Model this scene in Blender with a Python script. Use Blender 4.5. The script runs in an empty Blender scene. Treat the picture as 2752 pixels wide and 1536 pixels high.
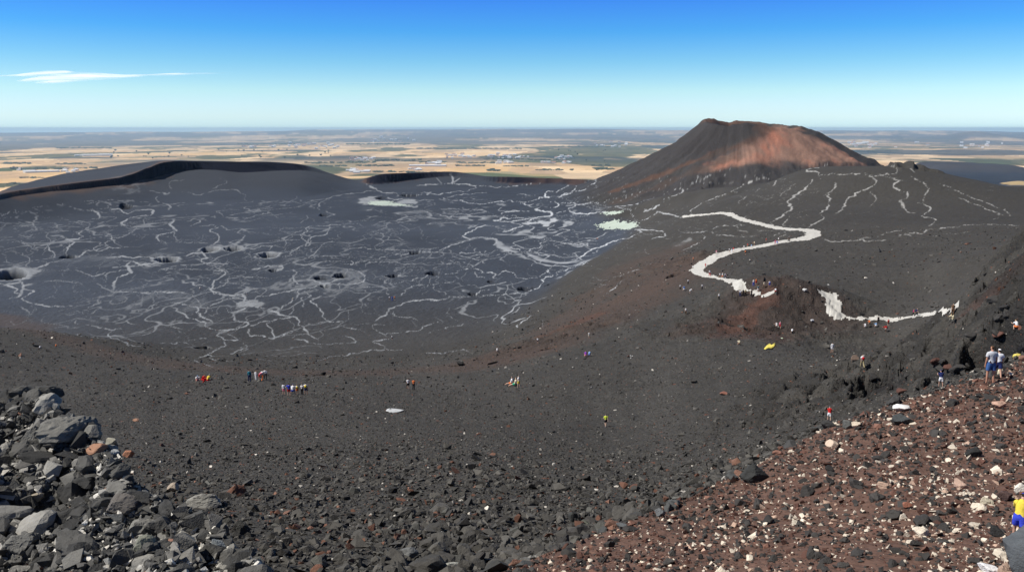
import bpy, bmesh, math, random, os
import numpy as np
from mathutils import Vector, Matrix
random.seed(7); RNG = np.random.default_rng(11)
SC = bpy.context.scene; COL = SC.collection
PI = math.pi

# ------------------------------------------------------------------ camera model (used to lay out what stands where)
FPX = 2383.0; YH = 345.0
PITCH = math.atan((768 - YH) / FPX)
cP, sP = math.cos(PITCH), math.sin(PITCH)

def pix_dir(px, py):
    """azimuth and tangent of elevation of a sight line"""
    px = np.asarray(px, float); py = np.asarray(py, float)
    X = (px - 1376) / FPX; U = (768 - py) / FPX
    Y = cP + U * sP; Z = -sP + U * cP
    return np.arctan2(X, Y), Z / np.hypot(X, Y)

def pt(px, py, d):
    a, t = pix_dir(px, py)
    return np.array([np.sin(a) * d, np.cos(a) * d, t * d]).T

def to_pix(x, y, z):
    f = y * cP - z * sP; u = y * sP + z * cP
    f = np.maximum(f, 1e-3)
    return 1376 + FPX * x / f, 768 - FPX * u / f

# ------------------------------------------------------------------ noise
def _hash(ix, iy, s):
    n = (ix.astype(np.int64) * 374761393 + iy.astype(np.int64) * 668265263 + s * 974634777) & 0xFFFFFFFF
    n = ((n ^ (n >> 13)) * 1274126177) & 0xFFFFFFFF
    return ((n ^ (n >> 16)) & 0xFFFFFF) / float(0xFFFFFF)

def vnoise(x, y, s=0):
    ix = np.floor(x); iy = np.floor(y); fx = x - ix; fy = y - iy
    fx = fx * fx * fx * (fx * (fx * 6 - 15) + 10); fy = fy * fy * fy * (fy * (fy * 6 - 15) + 10)
    ix = ix.astype(np.int64); iy = iy.astype(np.int64)
    a = _hash(ix, iy, s); b = _hash(ix + 1, iy, s); c = _hash(ix, iy + 1, s); d = _hash(ix + 1, iy + 1, s)
    return (a + (b - a) * fx) * (1 - fy) + (c + (d - c) * fx) * fy

def fbm(x, y, s=0, octv=4, gain=.5):
    t = 0; a = 1; n = 0
    for k in range(octv):
        t = t + a * (vnoise(x, y, s + k * 17) * 2 - 1); n += a; a *= gain
        x, y = x * 1.6 - y * 1.2 + 13.7, x * 1.2 + y * 1.6 - 7.1
    return t / n

def ridged(x, y, s=0, octv=4):
    t = 0; a = 1; n = 0
    for k in range(octv):
        t = t + a * (1 - np.abs(vnoise(x, y, s + k * 17) * 2 - 1) * 2); n += a; a *= .5
        x, y = x * 1.6 - y * 1.2 + 3.7, x * 1.2 + y * 1.6 - 17.1
    return t / n

def cells(x, y, s=0):
    """nearest-point cells: distance and a random value per cell"""
    ix = np.floor(x).astype(np.int64); iy = np.floor(y).astype(np.int64)
    best = np.full(np.shape(x), 9.0); val = np.zeros(np.shape(x))
    for dx in (-1, 0, 1):
        for dy in (-1, 0, 1):
            cx = ix + dx; cy = iy + dy
            d = np.hypot(cx + _hash(cx, cy, s) - x, cy + _hash(cx, cy, s + 5) - y)
            m = d < best
            best = np.where(m, d, best); val = np.where(m, _hash(cx, cy, s + 9), val)
    return best, val

def sstep(a, b, x):
    t = np.clip((x - a) / (b - a), 0, 1); return t * t * (3 - 2 * t)

def smax(a, b, k):
    h = np.clip(.5 + .5 * (a - b) / k, 0, 1); return b + (a - b) * h + k * h * (1 - h)

# ------------------------------------------------------------------ slope surface from measured places (thin plate)
AZK = 12.0
def rbf_fit(P):
    """P rows: px, py, d"""
    P = np.array(P, float)
    a, t = pix_dir(P[:, 0], P[:, 1])
    A = np.stack([a * AZK, np.sqrt(P[:, 2])], 1); z = t * P[:, 2]
    n = len(P); D = np.hypot(A[:, None, 0] - A[None, :, 0], A[:, None, 1] - A[None, :, 1])
    K = np.where(D > 0, D * D * np.log(D + 1e-9), 0) + np.eye(n) * .02
    Q = np.hstack([np.ones((n, 1)), A])
    M = np.block([[K, Q], [Q.T, np.zeros((3, 3))]])
    w = np.linalg.solve(M, np.concatenate([z, np.zeros(3)]))
    return A, w

def rbf_eval(fit, az, r):
    A, w = fit
    u = az * AZK; v = np.sqrt(r)
    out = w[-3] + w[-2] * u + w[-1] * v
    for i in range(len(A)):
        d2 = (u - A[i, 0]) ** 2 + (v - A[i, 1]) ** 2 + 1e-9
        out = out + w[i] * .5 * d2 * np.log(d2)
    return out

def zrow(px, d, z):
    """anchor given by height: finds its picture row"""
    a = math.atan2((px - 1376) / FPX, 1)
    lo, hi = 300, 4000
    for _ in range(50):
        m = (lo + hi) / 2
        _, t = pix_dir(px, m)
        if t * d > z: lo = m
        else: hi = m
    return (px, lo, d)

BASE = [
 zrow(1376, 2, -2.6), zrow(0, 2, -2.6), zrow(2752, 2, -2.6), zrow(1376, 10, -6.6), zrow(0, 10, -6.8), zrow(2752, 10, -6.6),
 (1376, 1536, 26), (1376, 1400, 38), (1376, 1200, 72), (1376, 1060, 118), (1376, 960, 180), (1376, 910, 225),
 (700, 1400, 38), (600, 1200, 72), (790, 1060, 122), (600, 980, 190), (560, 965, 245), (900, 965, 240), (1250, 945, 232),
 (0, 1400, 38), (0, 1200, 75), (0, 1060, 125), (0, 960, 190), (0, 880, 280), (150, 900, 270), (250, 920, 262), (420, 950, 252),
 zrow(0, 420, -84), zrow(400, 400, -86), zrow(700, 400, -86), zrow(1000, 420, -86), zrow(1300, 400, -82),
 zrow(0, 800, -95), zrow(500, 800, -95), zrow(1000, 800, -95), zrow(0, 1300, -100), zrow(700, 1300, -100), zrow(1300, 1300, -95),
 zrow(1450, 500, -80), zrow(1500, 800, -82),
 (1600, 1000, 128), (1628, 1140, 92), (1600, 900, 178), (1600, 800, 262), (1600, 700, 385), (1500, 850, 262), (1450, 900, 215),
 (1750, 700, 328), (1750, 800, 225), (1750, 620, 470), (1660, 600, 620), (1640, 560, 720), zrow(1600, 1000, -75), zrow(1550, 1200, -78),
 (1870, 740, 238), (1900, 1000, 118), (1950, 860, 168), (1860, 690, 290), (1990, 665, 300), (2200, 632, 312), (2000, 578, 410), (1850, 570, 470), (1900, 520, 620), (1760, 540, 640),
 (2300, 750, 232), (2300, 650, 300), (2300, 850, 182), (2230, 860, 175), (2120, 780, 205), (2500, 900, 138), (2300, 1000, 102), (2100, 950, 125), (2300, 1100, 72), (2000, 1200, 66),
 (2160, 455, 560), (2300, 450, 560), (2470, 450, 555), (2050, 500, 560), (2300, 540, 455), (2560, 470, 545), (2620, 500, 500), (2752, 570, 420), (2600, 640, 300), (2480, 700, 262), (2500, 770, 222), (2450, 860, 172),
 zrow(2160, 680, -40), zrow(2300, 680, -40), zrow(2470, 680, -42), zrow(2620, 650, -50), (2752, 560, 700),
 (2560, 865, 150), (2752, 625, 150), (2720, 700, 122), (2720, 800, 96), (2700, 900, 74), (2640, 700, 150), (2570, 700, 235), (2580, 800, 185), (2500, 1000, 85), (2600, 970, 70), (2752, 930, 62),
 zrow(2100, 1000, -80), zrow(2600, 1000, -75), zrow(2752, 1300, -110), zrow(2200, 1300, -95),
]
FIT = rbf_fit(BASE)

def lerp_tab(px, tab):
    tab = np.array(tab, float); return np.interp(px, tab[:, 0], tab[:, 1])

# back rims: px, row of cliff foot, distance, row of cliff top, row and distance of the outer crest, start of talus
RIM = [(-400, 640, 560, 630, 630, 640, 470), (-100, 560, 740, 548, 546, 800, 640), (0, 538, 800, 527, 524, 860, 700), (60, 524, 840, 512, 500, 930, 730), (130, 516, 870, 503, 482, 1050, 760),
 (200, 508, 900, 493, 465, 1150, 790), (330, 496, 950, 479, 446, 1210, 820), (400, 482, 1000, 460, 436, 1240, 850), (440, 474, 1040, 440, 432, 1230, 860),
 (480, 461, 1080, 432, 430, 1200, 860), (560, 453, 1100, 433, 432, 1180, 870), (620, 456, 1100, 434, 433, 1180, 880), (660, 463, 1100, 434, 434, 1180, 880), (740, 458, 1100, 435, 434, 1180, 890),
 (820, 455, 1105, 441, 440, 1180, 900), (860, 460, 1110, 452, 451, 1180, 940), (900, 471, 1110, 467, 466, 1180, 980), (960, 487, 1110, 486, 486, 1180, 1040),
 (1000, 490, 1090, 478, 478, 1150, 1070), (1025, 489, 1085, 467, 467, 1150, 1070), (1080, 485, 1100, 465, 465, 1160, 1070), (1140, 478, 1130, 464, 463, 1180, 1070), (1220, 470, 1150, 460, 460, 1190, 1080), (1260, 474, 1140, 466, 466, 1190, 1080),
 (1300, 482, 1110, 474, 474, 1170, 1080), (1380, 488, 1090, 475, 475, 1150, 1070), (1450, 488, 1090, 478, 478, 1150, 1070), (1520, 489, 1085, 480, 480, 1150, 1070), (1600, 492, 1080, 484, 484, 1130, 1060),
 (1700, 494, 1080, 490, 490, 1120, 1050), (1900, 500, 1060, 500, 500, 1100, 1040)]
RIM = np.array(RIM, float)
_x = np.arange(-400, 1901, 10.); _k = np.exp(-(np.arange(-5, 6) / 2.3) ** 2); _k /= _k.sum()
RIM = np.stack([_x] + [np.convolve(np.pad(np.interp(_x, RIM[:, 0], RIM[:, i]), 5, 'edge'), _k, 'valid') for i in range(1, 7)], 1)
def rim_height(az, r, x, y):
    px = 1376 + FPX * np.tan(az) * .985
    wig = fbm(x / 26, y / 26, 91, 3)
    pr = px + wig * 5
    def col(k): return np.interp(pr, RIM[:, 0], RIM[:, k])
    def zz(row, d): return pix_dir(px, row)[1] * d
    d0 = col(2); df = d0 + wig * 2; zf = zz(col(1), d0)
    zt = zz(col(3), d0 + 8); d2 = col(5); z2 = zz(col(4), d2); dt = col(6)
    out = np.full(np.shape(r), -200.0)
    s = np.clip((r - dt) / (df - dt), 0, 1)
    out = np.where(r >= dt, -70.5 + (zf + 70.5) * (s * s * (1.8 - .8 * s)), out)
    s = np.clip((r - df) / 2.4, 0, 1)
    out = np.where(r >= df, zf + (zt - zf) * s, out)
    s = np.clip((r - df - 8) / np.maximum(d2 - df - 8, 1), 0, 1)
    out = np.where(r >= df + 8, zt + (z2 - zt) * s, out)
    out = np.where(r >= d2, z2 - (r - d2) * .36, out)
    return out

# the cone
CA, _ = pix_dir(1985, 320); CD = 880.0
CX, CY = float(np.sin(CA) * CD), float(np.cos(CA) * CD)
def cone_height(x, y):
    # local frame: e = to the right of the sight line, g = away
    ex, ey = math.cos(CA), -math.sin(CA); gx, gy = math.sin(CA), math.cos(CA)
    dx, dy = x - CX, y - CY
    e = dx * ex + dy * ey; g = dx * gx + dy * gy
    rho = np.hypot(e, g); ang = np.arctan2(g, e)
    rr = 43.5 + 12 * np.cos(ang) + 1.5 * np.cos(3 * ang + .6)              # rim radius
    n = fbm(x / 22, y / 22, 5, 4) * 1.6
    gul = ridged(ang * 7 + n * .2, rho / 260., 33, 3) * 1.2 + ridged(ang * 19 + n * .3, rho / 120., 34, 3) * .4
    o = rho - rr
    rimz = np.interp(e, [-60, -50, -42, -35, -24, -14, -9, -2, 4, 20, 28, 46, 61], [6, 7.5, 9.2, 10.3, 10.4, 8.6, 7.2, 8.6, 9.2, 8.2, 6.6, 4.2, 3.2]) - 3.2 * sstep(0, -25, g) - 1.6 + fbm(x / 6, y / 6, 35, 3) * .8
    oo = np.clip(o, 0, 230); fl = -.645 * oo + .0012 * oo ** 2 + .33 * np.clip(np.cos(ang), 0, 1) * np.clip(o, 0, 15) - .12 * np.clip(o - 230, 0, None)
    outer = rimz + fl + gul * sstep(4, 40, o) + n * sstep(0, 30, o)
    inner = rimz - 13 * sstep(0, 26, -o) + n * .5
    z = np.where(o > 0, outer, inner)
    # open bowl on the near left flank below the lip
    bowl = np.exp(-(((e + 34) / 22) ** 2 + ((g + 62) / 34) ** 2))
    z = z - 5.5 * bowl
    lip = np.exp(-((o - 3) / 3.5) ** 2) * sstep(.1, -.4, np.cos(ang - .6)) 
    return z + 1.2 * lip, rho

def seg_signed(x, y, pts):
    """distance to a polyline and side (positive = left of its direction)"""
    best = np.full(np.shape(x), 1e9); side = np.zeros(np.shape(x)); zc = np.zeros(np.shape(x))
    for (x0, y0, z0), (x1, y1, z1) in zip(pts[:-1], pts[1:]):
        vx, vy = x1 - x0, y1 - y0; L2 = vx * vx + vy * vy
        t = np.clip(((x - x0) * vx + (y - y0) * vy) / L2, 0, 1)
        dx, dy = x - x0 - t * vx, y - y0 - t * vy
        d = np.hypot(dx, dy); m = d < best
        best = np.where(m, d, best); side = np.where(m, np.sign(vx * dy - vy * dx), side); zc = np.where(m, z0 + (z1 - z0) * t, zc)
    return best, side, zc

SPUR = [tuple(pt(*p)) for p in [(1000, 1660, 17.5), (1350, 1540, 21.5), (1520, 1470, 24), (1700, 1400, 27), (1850, 1335, 30), (2000, 1268, 34), (2120, 1200, 38), (2250, 1140, 41), (2420, 1080, 44.5), (2560, 1040, 46.5), (2660, 1012, 48), (2752, 962, 52), (2950, 880, 60)]]
SPURFIT = rbf_fit([zrow(1376, 2, -2.4), zrow(2752, 2, -2.4), zrow(2000, 8, -5.4), zrow(2752, 8, -5.6), zrow(1376, 10, -6.4), (1376, 1560, 20.5), (1700, 1536, 20), (1700, 1400, 27), (2000, 1268, 34), (2250, 1140, 41), (2000, 1536, 20), (2000, 1400, 26),
   (2400, 1536, 19.5), (2400, 1300, 28.5), (2420, 1080, 44.5), (2660, 1010, 48), (2752, 1536, 19.5), (2752, 1440, 23), (2752, 1200, 33), (2752, 962, 52), (1350, 1540, 21.5), (1900, 1536, 20)])
OUTC = [tuple(pt(*p)) for p in [(-500, 1000, 42), (-200, 1030, 40), (0, 1062, 37), (60, 1056, 36), (130, 1066, 34.5), (165, 1110, 32), (245, 1150, 29), (320, 1215, 26.5), (352, 1290, 24), (430, 1352, 22), (560, 1400, 20.6), (620, 1450, 19.2), (700, 1536, 17.3), (760, 1640, 15)]]

def coarse(fn, A, R, ka=5, kr=4):
    """evaluate a smooth surface on every few grid lines and fill in between"""
    na, nr = A.shape; ia = np.unique(np.append(np.arange(0, na, ka), na - 1)); ir = np.unique(np.append(np.arange(0, nr, kr), nr - 1))
    C = fn(A[np.ix_(ia, ir)], R[np.ix_(ia, ir)])
    fa, fr = A[:, 0], R[0]
    j = np.clip(np.searchsorted(ir, np.arange(nr), 'right') - 1, 0, len(ir) - 2); w = (fr - fr[ir[j]]) / (fr[ir[j + 1]] - fr[ir[j]])
    C = C[:, j] * (1 - w) + C[:, j + 1] * w
    j = np.clip(np.searchsorted(ia, np.arange(na), 'right') - 1, 0, len(ia) - 2); w = ((fa - fa[ia[j]]) / (fa[ia[j + 1]] - fa[ia[j]]))[:, None]
    return C[j] * (1 - w) + C[j + 1] * w

def base_height(az, r, x, y, rough=True):
    zs = coarse(lambda a, q: rbf_eval(FIT, np.clip(a, -.60, .60), np.clip(q, 2, 1300)), az, r)
    kn = sstep(6, 14, r) * (1 - .0 * r); side = sstep(.62, 1.2, np.abs(az)); hill = -2.1 - .46 * r + .0016 * np.clip(r, 0, 140) ** 2
    zs = np.where(r < 15, (-2.0 - .455 * r) * (1 - kn) + zs * kn, zs); zs = zs * (1 - side * sstep(260, 60, r)) + hill * side * sstep(260, 60, r)
    zs = zs - np.maximum(r - 1300, 0) * .3
    und = fbm(x / 60, y / 60, 3, 4)
    zs = zs + und * np.clip(r / 260, 0, 1.0) * 1.0
    fl = -70 + fbm(x / 120, y / 120, 8, 4) * .9
    z = smax(zs, fl - np.maximum(r - 1090, 0) * .33, 5.0)
    z = np.where(r > 380, np.maximum(z, rim_height(az, r, x, y)), z)
    zc, rho = cone_height(x, y)
    z = smax(z, zc, 4.0 + 11 * sstep(-40, -55, zc))
    return z, rho
# ------------------------------------------------------------------ polar grid, fine where the terrain recedes
DET = 1.0
def make_grid():
    az_in = np.radians(np.arange(-31.6, 31.6001, .046 / DET))
    o = [math.degrees(az_in[-1])]; st = .1
    while o[-1] < 179: o.append(min(o[-1] + st, 180)); st = min(st * 1.22, 5)
    o = np.radians(np.array(o[1:]))
    az = np.concatenate([-o[::-1], az_in, o])
    rs = [1.5]
    while rs[-1] < 7000:
        r = rs[-1]
        if r < 120: d = r * .0042
        elif r < 300: d = .62
        elif r < 700: d = max(.62, r * r / 160000.)
        elif r < 1260: d = 2.9
        else: d = 2.9 + (r - 1260) * .06
        rs.append(r + max(d, .05) / DET)
    return az, np.array(rs)
AZ, RR = make_grid(); NA, NR = len(AZ), len(RR)
print('grid', NA, NR, NA * NR)
AG, RG = np.meshgrid(AZ, RR, indexing='ij')
XG, YG = np.sin(AG) * RG, np.cos(AG) * RG
ZG, RHO = base_height(AG, RG, XG, YG)

def spur_add(z):
    # red cinder spur on the right: its edge then a drop
    m = RG < 130
    d, s, zc = seg_signed(XG[m], YG[m], SPUR)
    inside = (s < 0)
    zi = rbf_eval(SPURFIT, np.clip(AG[m], -.2, .60), RG[m]) + fbm(XG[m] / 3, YG[m] / 3, 41, 4) * .12 + fbm(XG[m] / .7, YG[m] / .7, 43, 3) * .035
    zo = zc - d * .62 + fbm(XG[m] / 2, YG[m] / 2, 42, 3) * .15
    zs = np.where(inside, zi, zo)
    mk = np.zeros_like(z); 
    w = np.where(inside | (d < .35), 1.0, 0.0) * (AG[m] > math.radians(-6)) * (np.abs(AG[m]) < math.radians(60))
    zz = z[m]; use = (AG[m] > math.radians(-12)) & (AG[m] < 1.3)
    hi = (zs > zz) | (inside & (AG[m] > math.radians(2)) & (AG[m] < 1.3) & (RG[m] > 14))
    z[m] = np.where(use & hi, zs, zz)
    mk[m] = np.where(inside & hi, 1, sstep(-.05, .12, zs - zz + .05)) * use * np.where(inside, 1, sstep(.5, .1, d))
    return z, mk

def outc_add(z):
    m = (RG < 90) & (AG < math.radians(5))
    x, y = XG[m], YG[m]
    d, s, zc = seg_signed(x, y, OUTC)
    near = s < 0
    blk, bv = cells(x / 1.5, y / 1.5, 61); blk2, bv2 = cells(x / .55, y / .55, 62)
    blk0, bv0 = cells(x / 2.9 + fbm(x / 2, y / 2, 64, 2) * .5, y / 2.3 + fbm(x / 2, y / 2, 65, 2) * .5, 63)
    rough = fbm(x / 4, y / 4, 51, 4) * .6 + (bv0 - .55) * 1.5 * sstep(.85, .62, blk0) + (bv - .5) * .55 * sstep(.75, .45, blk) + (bv2 - .5) * .22 * sstep(.7, .45, blk2)
    zn = zc - .16 * d - .35 * (1 - np.exp(-d / 2.5)) + rough * np.clip(d / 1.5, .35, 1)
    zf = zc - 2.2 * d + rough * .9
    zz = np.where(near, zn, zf)
    cur = z[m]; z[m] = np.maximum(cur, zz)
    mk = np.zeros_like(z); mk[m] = sstep(-.1, .3, zz - cur) * np.where(near, 1, sstep(2.2, 1.2, d))
    return z, mk

def cast(px, py, z=None, Z=None):
    """first point of the terrain met by the sight line: x, y, z (grid based)"""
    Z = ZG if Z is None else Z
    px = np.atleast_1d(np.asarray(px, float)); py = np.atleast_1d(np.asarray(py, float))
    a, t = pix_dir(px, py)
    ci = np.interp(a, AZ, np.arange(NA)); c0 = np.clip(np.floor(ci).astype(int), 0, NA - 2); f = (ci - c0)[:, None]
    zz = Z[c0] * (1 - f) + Z[c0 + 1] * f
    hit = zz / RR[None, :] >= t[:, None]; hit[:, RR < 6] = False
    k = np.argmax(hit, 1); ok = hit[np.arange(len(a)), k]; k = np.clip(k, 1, NR - 1)
    i = np.arange(len(a))
    g0 = zz[i, k - 1] - t * RR[k - 1]; g1 = zz[i, k] - t * RR[k]
    w = np.clip(-g0 / np.where(np.abs(g1 - g0) < 1e-9, 1, g1 - g0), 0, 1)
    r = RR[k - 1] + (RR[k] - RR[k - 1]) * w
    return np.sin(a) * r, np.cos(a) * r, t * r, r, ok

def ground_z(x, y):
    x = np.atleast_1d(np.asarray(x, float)); y = np.atleast_1d(np.asarray(y, float))
    a = np.arctan2(x, y); r = np.hypot(x, y)
    ci = np.interp(a, AZ, np.arange(NA)); ri = np.interp(r, RR, np.arange(NR))
    c0 = np.clip(ci.astype(int), 0, NA - 2); r0 = np.clip(ri.astype(int), 0, NR - 2); fc = ci - c0; fr = ri - r0
    return (ZG[c0, r0] * (1 - fc) + ZG[c0 + 1, r0] * fc) * (1 - fr) + (ZG[c0, r0 + 1] * (1 - fc) + ZG[c0 + 1, r0 + 1] * fc) * fr

def spot(px, py):
    x, y, z, r, ok = cast(px, py); return float(x[0]), float(y[0])

def window(px, py, reach, ax=1.0):
    x0, y0 = spot(px, py); a = math.atan2(x0, y0); r = math.hypot(x0, y0); da = reach / r
    c0, c1 = np.searchsorted(AZ, [a - da, a + da]); r0, r1 = np.searchsorted(RR, [r - reach * ax, r + reach * ax])
    return slice(max(c0 - 1, 0), c1 + 2), slice(max(r0 - 1, 0), r1 + 2)

def blob(px, py, rad, ax=1.0, rot=0.0, W=None):
    """soft round mask in metres round the place seen at that spot; ax stretches it away from the eye"""
    x0, y0 = spot(px, py); a = math.atan2(x0, y0)
    dx, dy = (XG - x0, YG - y0) if W is None else (XG[W] - x0, YG[W] - y0)
    e = dx * math.cos(a) - dy * math.sin(a); g = (dx * math.sin(a) + dy * math.cos(a)) / ax
    e, g = e * math.cos(rot) + g * math.sin(rot), -e * math.sin(rot) + g * math.cos(rot)
    return np.hypot(e, g) / rad

# rocky red hump, rugged lava at the right edge, lava field below the spur, rubble streak
ROUGH = np.zeros_like(ZG)
hump = np.exp(-blob(2050, 860, 24, 1.1) ** 3)
hz = 4.6 * np.exp(-(blob(2115, 818, 17, .7)) ** 3.2) + 1.8 * np.exp(-(blob(2050, 835, 10, 1)) ** 2)
ZG += hz
ROUGH = np.maximum(ROUGH, hump * .62)
for (px, py, rad, ax, s) in [(2705, 725, 14, 1.9, 1.2), (2720, 830, 14, 1.9, 1.5), (2745, 660, 11, 1.6, 1.1), (2660, 900, 10, 1.8, 1.3), (2640, 800, 8, 1.8, .8), (2440, 985, 15, 1.4, 1.5), (2350, 1020, 12, 1.4, 1.4),
                             (2540, 975, 12, 1.4, 1.3), (2250, 1070, 10, 1.5, 1.2), (2560, 900, 9, 1.8, .7), (1480, 910, 22, .8, .55), (1400, 935, 14, .7, .4), (2460, 940, 10, 1.5, .6), (1830, 700, 16, .9, .45), (1700, 740, 26, 1.4, .25)]:
    W_ = window(px, py, rad * 1.9, ax); ROUGH[W_] = np.maximum(ROUGH[W_], np.exp(-blob(px, py, rad, ax, 0, W_) ** 4) * s)
m = (RG > 40) & (RG < 460) & (ROUGH > .01)
x, y = XG[m], YG[m]
lam = np.clip(RG[m] / 32, 1.8, 8)
q = np.round(np.log2(lam) * 2) / 2
rg = np.zeros(m.sum())
for qq in np.unique(q):
    k = q == qq; L = 2 ** qq
    wx, wy = fbm(x[k] / L, y[k] / L, 75, 2) * 1.2, fbm(x[k] / L + 9, y[k] / L, 76, 2) * 1.2
    c1, v1 = cells(x[k] / L + wx, y[k] / L * .7 + wy, 71); c2, v2 = cells(x[k] / L * 2.3 - wy, y[k] / L * 1.8 + wx, 72)
    rg[k] = (.42 * ridged(x[k] / L / 1.2, y[k] / L / 1.2, 73, 4) + .5 * (v1 - .4) * sstep(.8, .35, c1) + .24 * (v2 - .4) * sstep(.8, .35, c2)) * L * .60
ZG[m] += rg * np.minimum(ROUGH[m], 1.45)
# dark caves in the right-hand lava: small steep pits in the ground
PITS = [(565, 670, 9, 3.2, 6), (628, 668, 8, 3.2, 6), (450, 697, 9.5, 3.0, 7), (722, 685, 8.5, 3.3, 6), (735, 727, 3.8, 3.0, 4), (865, 747, 5, 2.8, 4), (918, 740, 6, 2.6, 4), (874, 769, 3.6, 2.8, 3),
        (185, 690, 7, 2.8, 3.5), (870, 578, 6, 5, 4), (340, 556, 8, 5, 3), (18, 738, 15, 3.0, 7), (1026, 532, 10, 4, 4), (1100, 525, 15, 3.2, 4), (1118, 679, 6, 3, 2.5), (1416, 776, 7, 2.4, 4),
        (1165, 735, 6, 2.5, 3), (1055, 741, 5, 2.5, 3), (1320, 757, 3, 2.5, 2), (1480, 762, 4, 2.4, 2), (1270, 790, 4, 2.4, 2), (550, 935, 5, 1.5, 1.6), (870, 1007, 3.0, 1.2, 1.4), (1812, 737, 2.6, 1.6, 1.4), (1237, 980, 3.0, 1.2, 1.3),
        (2665, 905, 4.5, 2.8, 6), (2648, 722, 5.5, 2.6, 7), (2655, 690, 3.5, 2.6, 5), (1480, 935, 3.0, 1.6, 2.2), (2440, 1000, 4, 1.8, 2.5), (2360, 1020, 3, 1.8, 2.2)]
PITM = np.zeros_like(ZG); PITR = np.zeros_like(ZG)
_pd = []
for (px, py, rad, ax, dep) in PITS:
    if px < 1500: rad, ax = rad * .66, ax * .68
    W_ = window(px, py, rad * 2.6, ax)
    _pd.append((W_, blob(px, py, rad, ax, 0, W_) + fbm(XG[W_] / rad / .9, YG[W_] / rad / .9, int(px), 4) * .42, dep, px))
for W_, b, dep, px in _pd:
    hole = sstep(1.0, .74, b); lip = np.exp(-((b - 1.12) / .16) ** 2)
    ZG[W_] -= hole * dep; ZG[W_] += lip * min(dep * .02, .1) * (px < 1500)
    PITM[W_] = np.maximum(PITM[W_], hole); PITR[W_] = np.maximum(PITR[W_], sstep(1.36, 1.12, b) * (px < 1500) * (dep > 4.5))
del _pd
# scarps on the cone's and shoulder's flanks: thin ledges facing the camera
def scarp(pts, h, w):
    global ZG
    P = []
    for i in range(len(pts) - 1):
        n = 6
        for k in range(n): P.append((pts[i][0] + (pts[i + 1][0] - pts[i][0]) * k / n, pts[i][1] + (pts[i + 1][1] - pts[i][1]) * k / n))
    P.append(pts[-1]); P = np.array(P)
    x, y, z, r, ok = cast(P[:, 0], P[:, 1]); ok &= (r > 300); x, y, r = x[ok], y[ok], r[ok]
    if len(x) < 2: return
    m = (RG > r.min() - 4 * w) & (RG < r.max() + 4 * w) & (AG > np.arctan2(x, y).min() - .02) & (AG < np.arctan2(x, y).max() + .02)
    L = [(x[i], y[i], 0) for i in range(len(x))]
    d, s, _ = seg_signed(XG[m], YG[m], L)
    far = np.where(s > 0, 1, 0)
    ZG[m] += h * np.where(far == 1, np.exp(-(d / w) ** 2), sstep(1.6, 0, d) * 1.0) * (.5 + fbm(XG[m] / 8, YG[m] / 8, 77, 2))
for s_ in [([(2165, 452), (2230, 440), (2300, 444), (2360, 441), (2400, 448)], 2.2, 12), ([(1868, 512), (1900, 506), (1925, 498)], 2.2, 7), ([(1940, 528), (1980, 518)], 1.8, 6),
           ([(1790, 505), (1835, 499)], 2.0, 7), ([(1920, 498), (1965, 494)], 2, 7), ([(2400, 446), (2450, 449), (2480, 455)], 2.0, 10), ([(1725, 450), (1800, 425)], 1.8, 8), ([(2250, 414), (2290, 428)], 1.2, 8)]:
    scarp(*s_)
ZG, OUTM = outc_add(ZG)
ZG, SPURM = spur_add(ZG)
# fine relief
near = RG < 520
x, y = XG[near], YG[near]
ZG[near] += fbm(x / 1.6, y / 1.6, 21, 4) * .10 * np.clip(RG[near] / 60, .3, 2.2) * (1 - .6 * SPURM[near])
PXG, PYG = to_pix(XG, YG, ZG)
# ------------------------------------------------------------------ ground colour (ash, cinder, pale silt channels) with painted cliff and pit shade
def lin(r, g, b):
    f = lambda c: (c / 255 / 12.92) if c / 255 <= .04045 else ((c / 255 + .055) / 1.055) ** 2.4
    return np.array([f(r), f(g), f(b)])
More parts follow.
